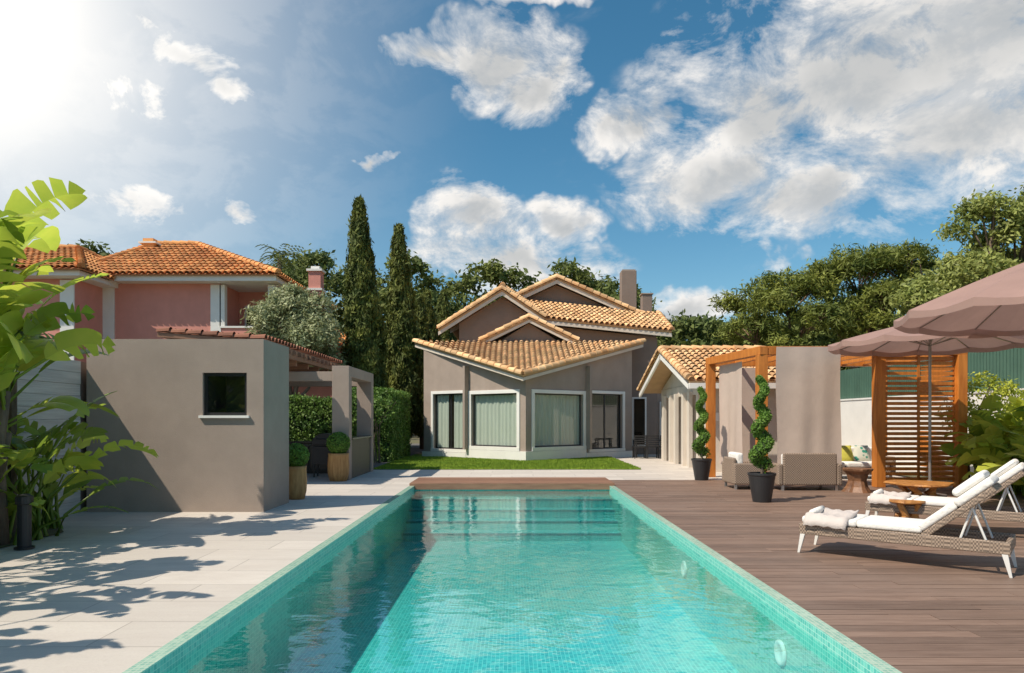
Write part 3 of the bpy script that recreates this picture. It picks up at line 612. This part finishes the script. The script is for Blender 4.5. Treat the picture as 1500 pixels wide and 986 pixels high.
# ============================================================ LOUNGERS
towel_m=M('towel',(.66,.58,.53),.98,var=.08,bump=.6,bscale=120)
def lounger(ox,oy,towel=True):
    F=Fr((ox,oy,.004),(.768,-.640,0),(.640,.768,0)); g=group('sun_lounger',F(1,.35,0))
    mb=MB(); mb.box(0,2.05,0,.05,.225,.355,0,F); mb.box(0,2.05,.65,.7,.225,.355,0,F); mb.box(0,.05,.05,.65,.225,.355,0,F); mb.box(2.0,2.05,.05,.65,.225,.355,0,F); mb.box(.05,1.3,.05,.65,.3,.345,0,F)
    a=math.radians(41); Fb=Fr(F(1.27,0,.345),F.u*math.cos(a)+V3((0,0,1))*math.sin(a),F.v,V3((0,0,1))*math.cos(a)-F.u*math.sin(a))
    mb.box(0,.84,.02,.68,-.045,.02,0,Fb)
    mb.obj('wicker_frame',wick,g,bevel=.012)
    mb=MB()
    for u_ in (.04,2.0):
        for v_ in (.025,.675):
            s=-.05 if u_<1 else .05
            P=[F(u_+dx*w+s*k,v_+dy*w,z) for z,w,k in ((0,.012,1),(.23,.026,0)) for dx,dy in ((-1,-1),(1,-1),(1,1),(-1,1))]
            mb.add(P,[(3,2,1,0),(4,5,6,7),(0,1,5,4),(1,2,6,5),(2,3,7,6),(3,0,4,7)])
    for v_ in (.1,.6): mb.tube([F(1.85,v_,.3),Fb(.55,v_,-.045)],.012,6); mb.tube([F(1.6,v_,.3),Fb(.55,v_,-.045)],.012,6)
    mb.obj('legs',white,g)
    mb=MB(); mb.box(.02,.62,.03,.67,.357,.44,0,F); mb.box(.62,1.27,.03,.67,.357,.44,0,F)
    mb.box(.02,.46,.03,.67,.022,.11,0,Fb); mb.box(.46,.88,.03,.67,.022,.11,0,Fb); mb.obj('mattress',fabric_w,g,bevel=.03,seg=4,smooth=True)
    mb=MB(); mb.box(.5,.86,.08,.62,.112,.2,0,Fb); mb.obj('head_pillow',fabric_w,g,bevel=.045,seg=4,smooth=True)
    if towel:
        c=MB(); P=[];K=26;J=10
        for i in range(K+1):
            t=i/K
            for j in range(J+1):
                s=j/J; u_=.06+.46*s+.03*math.sin(t*5); v_=-.02+.76*t
                z=.452+.012*math.sin(9*t+4*s)+.01*math.sin(23*s+3*t)
                if t<.07: z-=.12*(1-t/.07); v_-=.015
                P.append(F(u_,v_,z))
        c.add(P,[(i*(J+1)+j,(i+1)*(J+1)+j,(i+1)*(J+1)+j+1,i*(J+1)+j+1) for i in range(K) for j in range(J)])
        o=c.obj('towel',towel_m,g,smooth=True,recalc=False); m=o.modifiers.new('t','SOLIDIFY'); m.thickness=.018
        mb=MB(); mb.tube([F(.12,.08,.485),F(.14,.3,.49),F(.1,.6,.485)],[.03,.04,.03],12); mb.obj('rolled_towel',fabric_w,g,smooth=True)
lounger(3.43,8.16); lounger(5.3,10.25)
# ============================================================ PARASOLS
pole_m=M('parasol_pole',(.3,.27,.25),.4,metal=.5)
def parasol(x,y,ze,zt,r,n=8,rot=.2):
    g=group('parasol',(x,y,0)); mb=MB(); P=[]; S=5; K=7
    tot=n*S
    for i in range(K+1):
        t=i/K
        for j in range(tot):
            q=2*math.pi*j/tot+rot; ph=(j%S)/S; chord=math.cos(math.pi/n)/math.cos((ph-.5)*2*math.pi/n)
            rr=r*t*chord; sag=.10*t*math.sin(math.pi*ph)
            P.append((x+rr*math.cos(q),y+rr*math.sin(q),zt-(zt-ze)*(t**1.12)-sag*.7))
    for j in range(tot):
        p=P[K*tot+j]; P.append((p[0],p[1],p[2]-.12+.03*math.sin(math.pi*(j%S)/S)))
    mb.add(P,[(i*tot+j,i*tot+(j+1)%tot,(i+1)*tot+(j+1)%tot,(i+1)*tot+j) for i in range(K+1) for j in range(tot)])
    mb.obj('canopy',parasol_m,g,smooth=False,recalc=False)
    mb=MB(); mb.tube([(x,y,0),(x,y,zt+.08)],.028,12); mb.lathe([(.05,-.1),(.07,0),(.03,.12)],(x,y,zt+.03),12)
    mb.lathe([(.3,0),(.3,.06),(.08,.09),(.05,.35)],(x,y,.004),24)
    for j in range(n):
        q=2*math.pi*j/n+rot; mb.tube([(x,y,zt-.03),(x+.55*r*math.cos(q),y+.55*r*math.sin(q),zt-(zt-ze)*.55**1.12-.03),(x+r*.99*math.cos(q),y+r*.99*math.sin(q),ze-.02)],.012,5)
        mb.tube([(x,y,ze-.1),(x+.5*r*math.cos(q),y+.5*r*math.sin(q),zt-(zt-ze)*.5**1.12-.04)],.009,5)
    mb.obj('pole_and_ribs',pole_m,g)
parasol(8.57,14.0,3.2,3.66,1.9,12,.1); parasol(8.1,10.0,3.22,4.1,2.2,12,.45)
# ============================================================ PLANTS
def paddle(mb,base,az,H,lean,L,Wd,droop,mi=0,petr=.022):
    base=V3(base); h=V3((math.cos(az),math.sin(az),0)); z=V3((0,0,1))
    p1=base+z*H*.55+h*lean*.25; p2=base+z*H+h*lean
    mb.tube([base,p1,p2],[petr*1.2,petr,petr*.6],5,0,cap=False)
    K=14; ang=math.atan2(H*.45,lean*.75); pts=[]; p=p2.copy(); dirs=[]
    for i in range(K+1):
        t=i/K; a=ang-droop*t**1.2; d=h*math.cos(a)+z*math.sin(a); pts.append(p.copy()); dirs.append(d); p=p+d*(L/K)
    roll=random.uniform(-1.,1.); side=V3((-h.y,h.x,0))
    for sg in (1,-1):
        skew=random.uniform(.5,1.0); tears=sorted(random.sample(range(3,K-1),random.randint(1,5)))
        seg=[0]+tears+[K]
        for a,b in zip(seg[:-1],seg[1:]):
            P=[]; off=random.uniform(-.16,.10)
            for i in range(a,b+1):
                t=i/K; w=Wd*.5*max(.02,math.sin(math.pi*min(1,(t*.93+.05)))**.6)*random.uniform(.93,1.04); nrm=dirs[i].cross(side).normalized()*-1
                s=(side*math.cos(roll)+nrm*math.sin(roll))*sg; upn=nrm if nrm.z>0 else -nrm
                sh=0
                if i==b and b!=K: sh=-.05
                if i==a and a!=0: sh=.025
                for c,k in ((0,0),(.5,.2),(1,.12+off)):
                    P.append(pts[i]+s*w*c+upn*w*k*skew+dirs[i]*(sh*c+.05*c))
            n=b-a; mb.add(P,[(3*i+c,3*i+c+1,3*(i+1)+c+1,3*(i+1)+c) for i in range(n) for c in range(2)],mi)
def strelitzia(x,y,n,Hm,L=1.1,Wd=.42,spread=.4,lean=(.2,.9),hmin=.25,z0=0.,trunks=0,yel=.4,name='bird_of_paradise_plant'):
    g=group(name,(x,y,0)); mb=MB()
    if trunks:
        tb=MB(); tops=[]
        for i in range(trunks):
            bx,by=x+random.uniform(-spread,spread),y+random.uniform(-spread,spread); tx,ty,tz=bx+random.uniform(-.2,.2),by+random.uniform(-.2,.2),z0*random.uniform(.7,1.15)
            tb.tube([(bx,by,0),((bx+tx)/2,(by+ty)/2,tz*.5),(tx,ty,tz)],[.09,.075,.06],8); tops.append((tx,ty,tz))
        tb.obj('stems',bark,g,smooth=True)
    for i in range(n):
        az=2*math.pi*random.random(); h=Hm*random.uniform(hmin,1)
        if trunks: b=random.choice(tops); b=(b[0],b[1],b[2]-.15)
        else: b=(x+random.uniform(-spread,spread),y+random.uniform(-spread,spread),0)
        paddle(mb,b,az,h,random.uniform(*lean)*(.5+.5*h/Hm),L*random.uniform(.7,1.15),Wd*random.uniform(.75,1.15),random.uniform(.6,2.0),1 if random.random()<yel else 0)
    mb.obj('leaves',[strel,strel_y],g,smooth=True,recalc=False); return g
strelitzia(-6.6,8.8,32,1.25,1.1,.60,spread=.25,lean=(.1,.6),z0=2.6,trunks=4,yel=.85)
strelitzia(-6.7,8.7,28,1.0,1.0,.50,spread=.28,lean=(.15,.6),z0=1.7,trunks=3,yel=.75)
strelitzia(-6.55,9.0,34,1.2,1.0,.32,spread=.35,lean=(.3,.7),yel=.4)
strelitzia(-6.75,9.9,16,1.3,.85,.3,spread=.2,lean=(.1,.4),yel=.4)
strelitzia(-6.5,6.4,22,1.2,1.0,.34,spread=.3,lean=(.2,.8),z0=2.0,trunks=3)
strelitzia(-6.2,4.9,24,1.2,1.0,.32,spread=.35,lean=(.2,.8),z0=2.3,trunks=3)
strelitzia(-5.9,3.4,24,1.2,1.0,.32,spread=.35,lean=(.2,.8),z0=2.1,trunks=3)
for (x,y,h) in ((10.6,14.6,1.0),(11.2,15.0,1.3),(10.5,13.4,.9),(11.3,13.8,1.2),(10.2,12.4,.8),(11.8,14.6,1.5),(11.6,12.6,1.3),(11.2,15.8,1.3),(11.9,15.9,1.5)):
    strelitzia(x,y,26,h,1.0,.42,spread=.4,lean=(.1,.6),yel=.8)
mb=MB(); mb.add([(-7.4,-2,.012),(-6.3,-2,.012),(-6.3,9.6,.012),(-7.4,11.0,.012)],[(0,1,2,3)]); mb.obj('planting_bed',soil,recalc=False)
mb=MB(); mb.add([(9.9,12,.012),(12.5,12,.012),(12.5,20.5,.012),(10.9,20.5,.012),(10.9,14,.012)],[(0,1,2,3,4)]); mb.obj('planting_bed',soil,recalc=False)
g=group('agave_plant',(-7.0,9.55,0)); mb=MB(); c=V3((-6.98,9.55,2.75)); mb.tube([(-7,9.55,0),(-6.98,9.55,2.75)],[.06,.05],7,1)
for i in range(70):
    a=random.random()*6.28; e=random.uniform(-.3,1.4); d=V3((math.cos(a)*math.cos(e),math.sin(a)*math.cos(e),math.sin(e))); s=d.cross(V3((0,0,1))).normalized()*.022; mb.add([c-s,c+s,c+d*.35+s*.9,c+d*.55-V3((0,0,.04)),c+d*.35-s*.9],[(0,1,2,3,4)])
mb.obj('rosette',[agave_m,bark],g,recalc=False)
g=group('garden_bollard_lamp',(-6.0,8.4,0)); mb=MB(); mb.lathe([(.11,0),(.11,.02),(.075,.025),(.075,.54),(.095,.55),(.095,.64),(.05,.67)],(-6.0,8.4,.01),20); mb.obj('bollard',black,g)
def shrub(name,blobs,m,dens=14,per=8,L=.09,W=.05):
    b=blobs[0]; g=group(name,(b[0],b[1],0)); C,Nn=blob_pts(blobs,dens,.6); quads_obj('leaves',leaves(C,Nn,per,.06,L,W),m,g)
    mb=MB()
    for b in blobs:
        for k in range(4): mb.tube([(b[0]+random.uniform(-.1,.1),b[1]+random.uniform(-.1,.1),0),(b[0]+random.uniform(-.3,.3)*b[3],b[1]+random.uniform(-.3,.3)*b[4],b[2]*.7),(b[0]+random.uniform(-.7,.7)*b[3],b[1]+random.uniform(-.7,.7)*b[4],b[2]+b[5]*.4)],[.03,.02,.01],5)
    mb.obj('stems',bark,g)
shrub('yellow_shrub',[(11.4,16.6,2.15,.7,.6,.55),(12.0,16.5,1.9,.5,.5,.6),(11.2,16.9,1.5,.5,.5,.6)],yel_l,24,9)
shrub('green_shrub',[(11.9,15.2,1.2,.5,.8,.6),(12.0,13.6,1.1,.4,.9,.5)],light_l)
g=group('garden_wall',(12.7,15,0)); mb=MB(); mb.box(12.6,12.8,4,30,0,2.3); mb.box(12.57,12.83,4,30,2.3,2.36); mb.obj('wall',white,g)
g=group('green_metal_fence',(12.9,15,0)); mb=MB(); y=4
while y<34: mb.box(12.85,12.88,y,y+.1,1.6,3.5); y+=.125
for z in (2.5,3.35): mb.box(12.88,12.92,4,34,z,z+.05)
mb.obj('fence_panels',M('green_metal',(.07,.14,.10),.5,var=.1),g)
# ============================================================ PINK HOUSE
g=group('pink_house',(-16,32,0)); mb=MB()
lx0,lx1=-12.8,-10.45
mb.box(-18.2,lx0,30,30.3,0,7.55); mb.box(lx0+.002,lx1,30,30.3,0,4.95); mb.box(lx0,lx1,32,32.2,4.9,7.55); mb.box(lx1-.3,lx1,32.2,38,0,7.55); mb.box(-18.2,-17.9,30.3,38,0,7.55); mb.box(-18.2,lx1,38,38.3,0,7.55); mb.box(lx0-.3,lx0-.002,30.302,32,4.9,7.55)
mb.box(-24.2,-17.95,28,28.3,0,7.35); mb.box(-18.25,-17.95,28.3,29.99,0,7.35); mb.box(-24.2,-23.9,28.3,36,0,7.35)
mb.box(lx0,lx1,29.95,30.1,4.97,5.6); mb.box(-10.4,-7.6,31.2,36,0,4.9); mb.box(-9.48,-8.92,31.8,32.35,4.9,8.5)
mb.obj('walls',pink,g)
mb=MB()
mb.box(lx0-.42,lx0+.03,29.93,29.998,0,7.5); mb.box(lx0-.02,lx0+.2,29.93,30.2,5.6,7.5); mb.box(-17.95,-17.45,29.93,29.998,0,7.5); mb.box(-18.5,-17.93,27.93,27.998,0,7.3); mb.box(lx1-.25,lx1+.02,29.94,30.25,5.6,7.5)
mb.box(-18.9,-10.15,29.35,38.6,7.55,7.78); mb.box(-24.7,-17.3,27.3,36.6,7.35,7.56); mb.box(lx0,lx1,29.9,30.15,5.6,5.68); mb.box(lx0+.1,lx1,30.3,32,4.88,4.95)
mb.box(-12.5,-11.9,31.93,31.998,4.96,6.9)
for z in (5.9,7.6,8.5): mb.box(-9.56,-8.84,31.72,32.43,z,z+.1)
mb.box(-9.4,-9.0,31.9,32.25,8.6,8.75)
for x,y,z in ((-17.6,33.2,9.8),(-13.9,33.2,9.0)):
    mb.box(x-.42,x+.42,y-.3,y+.3,z+.3,z+.38)
mb.obj('white_trim',white,g)
mb=MB(); mb.box(-12.4,-12.0,31.9,31.929,5.1,6.75); mb.box(-22,-20.6,27.93,27.998,5.2,6.6); mb.obj('window_panes',dglass,g)
mb=MB()
def hip(x0,x1,y0,y1,z0,rx0,rx1,ry,rz):
    a,b,c,d=V3((x0,y0,z0)),V3((x1,y0,z0)),V3((x1,y1,z0)),V3((x0,y1,z0)); r0,r1=V3((rx0,ry,rz)),V3((rx1,ry,rz))
    for P in ([a,b,r1,r0],[b,c,r1],[c,d,r0,r1],[d,a,r0]):
        mb.slab(P,.05,1); tiles(mb,P,0,col=.27,row=.45,r=.1)
    u=V3((0,0,.08))
    for p,q in ((a,r0),(d,r0),(b,r1),(c,r1),(r0,r1)): caps(mb,p+u,q+u,.15)
hip(-19.1,-10.0,29.2,38.7,7.8,-17.6,-15.6,33.8,10.2); hip(-24.9,-17.1,27.1,36.8,7.58,-22.2,-20.2,31.8,9.5); hip(-10.6,-7.2,30.8,36.4,4.92,-8.9,-8.8,33.6,5.9)
for x,y,z in ((-17.6,33.2,9.8),(-13.9,33.2,9.0)):
    mb.box(x-.3,x+.3,y-.22,y+.22,z-.6,z+.3,0); mb.box(x-.25,x+.25,y-.2,y+.2,z+.38,z+.55,0)
mb.obj('tile_roof',[tile_o,M('pink_underlay',(.45,.2,.09),.9)],g)
# ============================================================ HEDGES
def hedge(name,x0,x1,y0,y1,z1,m=hedge_l):
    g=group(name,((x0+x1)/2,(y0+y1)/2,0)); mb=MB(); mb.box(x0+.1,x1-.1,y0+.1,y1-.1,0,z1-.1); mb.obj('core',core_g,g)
    A=[((x1-x0)*z1,'f'),((y1-y0)*z1,'r'),((x1-x0)*(y1-y0),'t'),((y1-y0)*z1,'l')]; Cs=[];Ns=[]
    for ar,k in A:
        n=int(ar*260); u=rng.uniform(0,1,n); v=rng.uniform(0,1,n)
        if k=='f': c=np.stack([x0+u*(x1-x0),np.full(n,y0),v*z1],1); d=(0,-1,0)
        if k=='r': c=np.stack([np.full(n,x1),y0+u*(y1-y0),v*z1],1); d=(1,0,0)
        if k=='l': c=np.stack([np.full(n,x0),y0+u*(y1-y0),v*z1],1); d=(-1,0,0)
        if k=='t': c=np.stack([x0+u*(x1-x0),y0+v*(y1-y0),np.full(n,z1)],1); d=(0,0,1)
        Cs.append(c); Ns.append(np.tile(d,(n,1)))
    C=np.concatenate(Cs); C+=.05*np.sin(C[:,[1,2,0]]*3.1)
    quads_obj('leaves',leaves(C,np.concatenate(Ns).astype(float),4,.05,.09,.055),m,g)
hedge('hedge',-8.2,-5.3,23.4,24.4,2.3); hedge('hedge',-5.9,-4.5,25.5,30.0,2.7)
shrub('green_shrub',[(-4.9,24.9,2.0,.9,.6,.6),(-5.3,25.2,1.6,.8,.6,.6)],hedge_l)
# ============================================================ TREES
def cypress(x,y,H,r,z0=.8):
    g=group('cypress_tree',(x,y,0)); k=int(H*r*900); t=rng.uniform(0,1,k)
    prof=np.minimum(1,(t*9+.35))*np.power(1-t,.62)*1.12; a=rng.uniform(0,6.283,k)
    lump=1+.18*np.sin(3*a+t*17+x)+.14*np.sin(5*a-t*33+y)+.08*np.sin(9*a+t*61)
    rr=r*prof*lump*rng.uniform(.72,1.08,k); C=np.stack([x+rr*np.cos(a)+.12*np.sin(t*5),y+rr*np.sin(a),z0+t*(H-z0)],1); Nn=np.stack([np.cos(a),np.sin(a),np.full(k,.35)],1)
    quads_obj('foliage',leaves(C,Nn,5,.07,.26,.07,upright=2.2),cyp_l,g)
    mb=MB(); mb.tube([(x,y,0),(x,y,H*.5),(x,y,H*.93)],[.17,.1,.02],8); mb.tube([(x,y,z0+.4),(x,y,z0+H*.15),(x,y,H*.6),(x,y,H*.9)],[r*.3,r*.6,r*.45,.05],8,1); mb.obj('trunk',[bark,core_g],g,smooth=True)
cypress(-6.6,30,11.2,.9); cypress(-5.35,33,10.9,.82); cypress(-6.0,38,9.6,.8); cypress(-5.0,41,9.3,.9); cypress(-4.3,44,9.8,.9); cypress(-4.85,37,8.2,.6)
tree('olive_tree',(-9.3,28.5,0),[(-9.6,28.5,5.6,1.4,1.3,1.3),(-8.5,28.3,5.0,1.2,1.1,1.2),(-8.9,28.8,6.4,1.2,1.0,.9),(-8.0,28.6,3.8,1.0,.9,1.0),(-10.3,28.5,4.6,.9,.9,.9),(-9.4,28.2,3.6,1.1,.9,.9)],olive_l,bark,.18,12,10,14,.12,.19,.065,(.38,.58))
kw=dict(tr=.28,k=15,dens=5.5,per=14,cr=.17,L=.34,W=.075,f=(.26,.48),flat=.75,sp=.9)
tree('pine_tree',(14.6,37,0),[(13.1,37,7.7,1.9,1.8,1.2),(15.4,37.5,8.6,2.0,1.8,1.2),(12.6,36.5,6.3,1.4,1.3,1.0),(15.8,36.2,6.8,1.7,1.5,1.0),(14.0,36.2,5.6,1.3,1.3,.9)],pine_l,bark_r,**kw)
tree('pine_tree',(18.6,38,0),[(17.2,38,9.1,1.9,1.8,1.2),(19.6,38.4,10.1,2.2,2,1.3),(20.2,37,8.0,2.0,1.7,1.1),(17.9,37.0,7.3,1.6,1.3,.9),(19.4,36.6,6.4,1.5,1.3,.9)],pine_l,bark_r,**kw)
tree('pine_tree',(22.6,38.5,0),[(22,38.5,10.3,2.0,1.8,1.2),(24,39,9.6,2,1.8,1.2),(22.6,37.4,8.2,2.2,1.6,1.2),(24.6,38,7.4,2,1.6,1.2)],pine_l,bark_r,**kw)
tree('oak_tree',(18.4,26.5,0),[(18.3,26,9.0,1.3,1.3,1.2),(19.8,26.3,8.3,1.7,1.5,1.6),(17.1,25.8,6.9,1.4,1.3,1.0),(15.7,25.8,6.0,1.1,1.0,.8),(18.9,25.6,6.4,1.7,1.5,1.2),(20.4,26,9.8,1.0,1,1),(17.2,25.5,5.2,1.5,1.2,.9)],light_l,bark,.25,14,8,14,.16,.22,.09,(.26,.48),.85,.85)
def mass(name,spec,D,m=pine_far,L=.55,W=.26):
    g=group(name,(spec[0][0],D,0)); bl=[]
    for i in range(len(spec)-1):
        (xa,za),(xb,zb)=spec[i],spec[i+1]; n=max(1,int(abs(xb-xa)/1.7))
        for k in range(n):
            t=(k+.5)/n; x=xa+(xb-xa)*t; zt=za+(zb-za)*t+random.uniform(-1.1,.3)
            z=zt
            while z>3:
                r=random.uniform(1.6,2.6); bl.append((x+random.uniform(-.8,.8),D+random.uniform(-2,3)-(zt-z)*.3,z-r*.7,r,r,r*.75)); z-=2.3
    C,Nn=blob_pts(sub_blobs(bl,7,(.34,.6)),.95,.7); quads_obj('foliage',leaves(C,Nn,10,.3,L,W),m,g)
    mb=MB()
    for b in bl[::4]: mb.tube([(b[0],D+1,0),(b[0]+.3,D+1,max(1,b[2]-.5))],[.25,.12],6)
    mb.obj('trunks',bark_r,g)
mass('distant_tree_mass',[(-25,12.5),(-21.3,13.5),(-20.5,17.4),(-17,17.2),(-14,15.9),(-11,16.8),(-6,16.2),(-2,16.8),(2,16.0)],65)
mass('distant_tree_mass',[(2,13.5),(6,15.6),(9,15.2),(12,11.5),(16,10.2),(21,11),(26,12),(34,14)],60)
mass('distant_tree_mass',[(-50,15.5),(-40,16.2),(-34,16),(-29,14),(-24,11)],58)
mass('distant_tree_mass',[(24,9),(30,11),(40,13)],44)
mass('distant_tree_mass',[(-90,18),(-40,15),(0,14),(50,15),(100,18)],95,L=1.,W=.5)
g=group('palm_tree',(-17,50,0)); mb=MB(); mb.tube([(-17,50,0),(-16.9,50,6),(-17,50,13.4)],[.3,.22,.18],8,1)
for i in range(44):
    a=random.random()*6.28; e=random.uniform(-.5,1.4); h=V3((math.cos(a),math.sin(a),0)); p=V3((-17,50,13.4)); pts=[p.copy()]
    for k in range(8):
        ee=e-.22*k; p=p+(h*math.cos(ee)+V3((0,0,1))*math.sin(ee))*.25; pts.append(p.copy())
    s=V3((-h.y,h.x,0))
    for k in range(1,9):
        for sg in (1,-1):
            q=pts[k]; t=s*sg*.36*(1-.05*k)+(pts[k]-pts[k-1])*.9-V3((0,0,.1)); mb.add([q,q+t*.5+V3((0,0,.03)),q+t,q+t*.5+V3((0,0,-.05))],[(0,1,2,3)])
mb.obj('palm',[cyp_l,bark],g,recalc=False)
# ============================================================ LIGHT / SKY
el=math.radians(52); hd=V3((-.86,-.51,0)).normalized(); sd=hd*math.cos(el)+V3((0,0,math.sin(el)))
L=bpy.data.lights.new('sun','SUN'); L.energy=5.0; L.angle=math.radians(.55); L.color=(1,.905,.76)
so=bpy.data.objects.new('sun',L); so.rotation_euler=sd.to_track_quat('Z','Y').to_euler(); so.location=(0,0,30); SC.collection.objects.link(so)
w=bpy.data.worlds.new('World'); SC.world=w; w.use_nodes=True; nt=w.node_tree
for n in list(nt.nodes): nt.nodes.remove(n)
out=N(nt,'ShaderNodeOutputWorld'); sky=N(nt,'ShaderNodeTexSky',sky_type='NISHITA'); sky.sun_disc=False
sky.sun_elevation=el; sky.sun_rotation=math.atan2(hd.x,hd.y); sky.ozone_density=1.6; sky.air_density=1.0; sky.dust_density=.7
hs=N(nt,'ShaderNodeHueSaturation'); hs.inputs['Hue'].default_value=.482; hs.inputs['Saturation'].default_value=1.3; nt.links.new(sky.outputs[0],hs.inputs['Color'])
bg=N(nt,'ShaderNodeBackground'); bg.inputs[1].default_value=.12; nt.links.new(hs.outputs[0],bg.inputs[0])
tc=N(nt,'ShaderNodeTexCoord'); dv=tc.outputs['Generated']
def vm(op,a,b=None,out_=0):
    n=N(nt,'ShaderNodeVectorMath',operation=op)
    for i,x in enumerate((a,b)):
        if x is None: continue
        if isinstance(x,tuple): n.inputs[i].default_value=x
        else: nt.links.new(x,n.inputs[i])
    return n.outputs[out_]
nw=noise(nt,dv,4.5,5,.62); wob=vm('MULTIPLY',vm('SUBTRACT',nw.outputs['Color'],(.5,.5,.5)),(.24,.24,.15)); dw=vm('ADD',dv,wob)
blobs=[(.52,.50,.29,.16),(.70,.56,.32,.2),(.68,.42,.28,.11),(.36,.45,.15,.09),(.30,.35,.13,.06),(.43,.33,.14,.055),(.18,.43,.06,.04),
(-.03,.53,.11,.06),(.04,.49,.07,.05),(-.13,.54,.06,.025),(.06,.63,.10,.015),
(-.05,.29,.09,.05),(.0,.235,.14,.045),(.08,.31,.06,.03),
(-.47,.53,.10,.03),(-.54,.57,.06,.03),(-.41,.49,.06,.03),(-.60,.47,.08,.035),(-.57,.31,.10,.035),(-.39,.32,.05,.014),(-.21,.374,.03,.008),(.39,.24,.035,.035),(.24,.17,.11,.03)]
B=None
for (x,z,rx,rz) in blobs:
    c=V3((x,1,z)); k=1/c.length; c.normalize()
    l=vm('LENGTH',vm('MULTIPLY',vm('SUBTRACT',dw,tuple(c)),(1/(rx*k*1.3),1/(rx*k*1.3),1/(rz*k*1.3))),None,1)
    v=math_n(nt,'SUBTRACT',1.,l,clamp=True); B=v if B is None else math_n(nt,'MAXIMUM',B,v)
sc=vm('MULTIPLY',dv,(1,1,1.6))
nf=noise(nt,sc,9,8,.66,.35); no=noise(nt,vm('ADD',sc,(-.02,-.012,.03)),9,5,.6,.35); nl=noise(nt,sc,2.6,3,.5)
dens=math_n(nt,'ADD',math_n(nt,'MULTIPLY',math_n(nt,'POWER',B,.8),1.0),math_n(nt,'MULTIPLY',math_n(nt,'SUBTRACT',nf.outputs[0],.5),2.8))
gate=maprange(nt,B,0,.22,0,1,True)
mask=math_n(nt,'MULTIPLY',maprange(nt,dens,.08,.75,0,.97),gate)
wis=noise(nt,vm('MULTIPLY',dv,(1,1,3)),3.5,6,.65,.8); mask=math_n(nt,'MAXIMUM',mask,maprange(nt,wis.outputs[0],.57,.85,0,.22,True))
c=V3((-.84,1,.62)).normalized(); glow_dist=vm('LENGTH',vm('SUBTRACT',dv,tuple(c)),None,1); glow_paint=math_n(nt,'MULTIPLY',math_n(nt,'POWER',maprange(nt,glow_dist,.64,.0,0,1),1.9),1.35)  # white sun glow painted into the sky colour, away from the actual sun
lit=maprange(nt,math_n(nt,'SUBTRACT',nf.outputs[0],no.outputs[0]),-.10,.10,0,1,True)  # sunlit and shaded cloud sides painted into the cloud colour by offset noise
thick=maprange(nt,math_n(nt,'MULTIPLY',B,math_n(nt,'ADD',nl.outputs[0],.5)),.35,.9,0,.7,True)
cc=mixc(nt,lit,(.74,.76,.78),(1.05,1.01,.96)); cc=mixc(nt,thick,cc,(.46,.48,.49)); cc=mixc(nt,glow_paint,cc,(1.2,1.17,1.12))
bg2=N(nt,'ShaderNodeBackground'); bg2.inputs[1].default_value=.95; nt.links.new(cc,bg2.inputs[0])
mx=N(nt,'ShaderNodeMixShader'); nt.links.new(math_n(nt,'MAXIMUM',mask,glow_paint,clamp=True),mx.inputs[0]); nt.links.new(bg.outputs[0],mx.inputs[1]); nt.links.new(bg2.outputs[0],mx.inputs[2]); nt.links.new(mx.outputs[0],out.inputs[0])
# ============================================================ CAMERA
cd=bpy.data.cameras.new('camera'); cd.lens=24; cd.sensor_width=36; cd.shift_y=.0807; cd.clip_end=2000
co=bpy.data.objects.new('camera',cd); co.location=(0,0,1.6); co.rotation_euler=(math.radians(90),0,0); SC.collection.objects.link(co); SC.camera=co
SC.view_settings.view_transform='Standard'; SC.view_settings.look='None'; SC.view_settings.exposure=0
